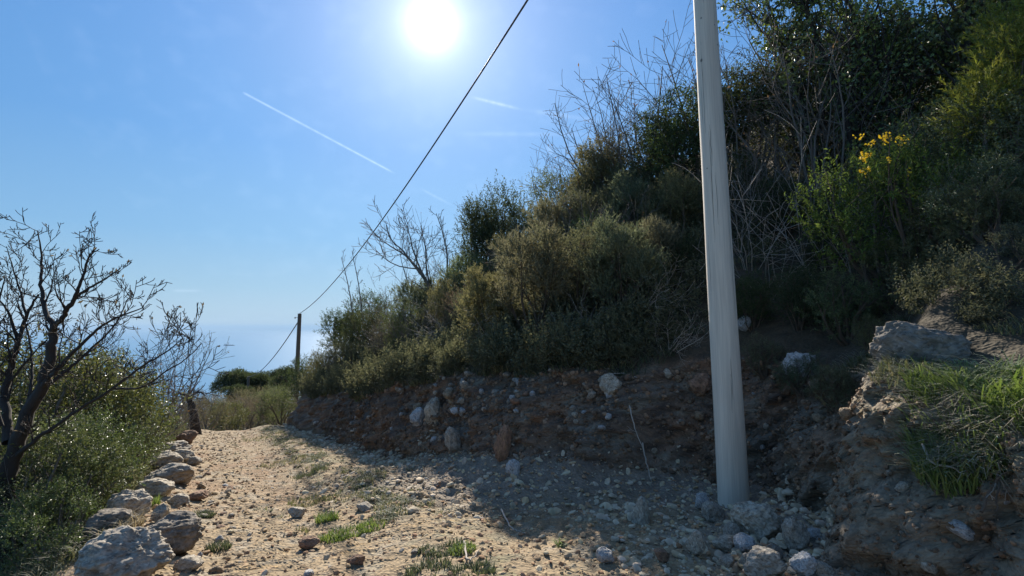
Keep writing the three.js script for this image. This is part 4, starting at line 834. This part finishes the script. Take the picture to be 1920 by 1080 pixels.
{ // thin weeds along the crown of the track
  const r = rngOf(19), g = tuft(705, 26, 0.09, 0.05, GRASS.mixed, 0.8), g2 = tuft(706, 26, 0.08, 0.05, GRASS.dull, 0.9);
  for (const [geo, n] of [[g, 420], [g2, 380]]) {
    const im = new THREE.InstancedMesh(geo, M.grass, n), m = new THREE.Matrix4(), q = new THREE.Quaternion();
    for (let i = 0; i < n; i++) {
      let u, v, k = 0; do { u = 4.6 + 14 * Math.pow(r(), 1.2); v = 1.5 + 0.42 * (r() + r() - 1); if (r() < 0.12) v = 0.1 + 2.6 * r(); } while (noise3(u * 1.4, v * 2.2, 6) < 0.05 && k++ < 12);
      const [x, z] = fromUV(u, v), s = 0.5 + 0.8 * r(); q.setFromAxisAngle(V(0, 1, 0), r() * 6.28); m.compose(V(x, groundY(u, v - foot(u)), z), q, V(s, s, s)); im.setMatrixAt(i, m);
    }
    im.name = numbered('grass'); im.userData = { kind: 'stuff', label: 'thin weeds dotted along the crown of the track', category: 'grass' }; im.castShadow = im.receiveShadow = true; scene.add(im);
  }
}
{ // roots and sticks on the bank
  const r = rngOf(88);
  const list = [[[1180, 760], [1190, 800], [1205, 840], [1212, 870]], [[1205, 830], [1215, 880], [1222, 905]], [[1730, 833], [1745, 865], [1790, 880], [1815, 893]], [[1880, 830], [1872, 900], [1868, 960]], [[1840, 960], [1870, 900], [1905, 870]], [[1130, 705], [1165, 700], [1195, 708]], [[940, 955], [960, 990], [985, 1000]], [[870, 1015], [880, 1050], [900, 1030]]];
  const labs = ['pale root dangling down the bank left of the pole', 'short pale root end below the dangling one', 'pale root sticking out of the right bank', 'thin stem hanging down the right bank', 'dry twig at the right edge of the bank', 'bleached stick lying beside the rounded pale boulder', 'thin stick on the edge of the shade', 'forked dry stick near the dark grass'];
  list.forEach((l, k) => { const pts = l.map(([a, b]) => { const g = onGround(a, b), n = ray(a, b).normalize(); return g.p.clone().addScaledVector(n, -0.09 - 0.03 * r()); }), c = new THREE.CatmullRomCurve3(pts).getPoints(14), mb = new MB(); for (let i = 1; i < 14; i++) c[i].addScaledVector(rv(r), 0.006); tube(mb, c, c.map((_, i) => 0.008 * (1 - 0.05 * i)), 6, k === 3 || k === 4 ? BARK.brown : [0.45, 0.4, 0.34]); branch(mb, c[6], rv(r), 0.12, 0.004, 1, r, { ...BO, bark: [0.4, 0.36, 0.3], kids: 3, lift: -0.05 }); add(new THREE.Mesh(mb.geo(), M.bark), k > 4 ? 'stick' : 'root', labs[k], k > 4 ? 'stick' : 'root'); });
}

// ------------------------------------------------------------------ ships on the sea
function ship(px, py, len, label) {
  const r = ray(px, py), d = -400 / r.y, p = camera.position.clone().addScaledVector(r, d), o = new THREE.Group();
  const sh = new THREE.Shape(); sh.moveTo(-len / 2, 0); sh.lineTo(len / 2 - len * 0.06, 0); sh.lineTo(len / 2, len * 0.05); sh.lineTo(-len / 2 - len * 0.01, len * 0.045); const hg = new THREE.ExtrudeGeometry(sh, { depth: len * 0.14, bevelEnabled: false }); hg.translate(0, 0, -len * 0.07);
  const h = new THREE.Mesh(hg, M.hull); h.name = 'hull'; o.add(h);
  const c = new THREE.Mesh(mergeGeometries([new THREE.BoxGeometry(len * 0.1, len * 0.09, len * 0.12).translate(-len * 0.38, len * 0.09, 0), new THREE.BoxGeometry(len * 0.03, len * 0.04, len * 0.03).translate(-len * 0.42, len * 0.155, 0)]), M.cabin); c.name = 'superstructure'; o.add(c);
  const q = new THREE.Mesh(new THREE.BoxGeometry(len * 0.6, len * 0.03, len * 0.11).translate(len * 0.05, len * 0.062, 0), M.hull); q.name = 'cargo'; o.add(q);
  o.position.set(p.x, EYE - 400, p.z); add(o, 'cargo_ship', label, 'ship');
}
ship(430, 648, 250, 'faint cargo ship on the open sea near the horizon');
ship(290, 671, 150, 'cargo ship nearer the shore, seen through bare twigs');

renderer.render(scene, camera);
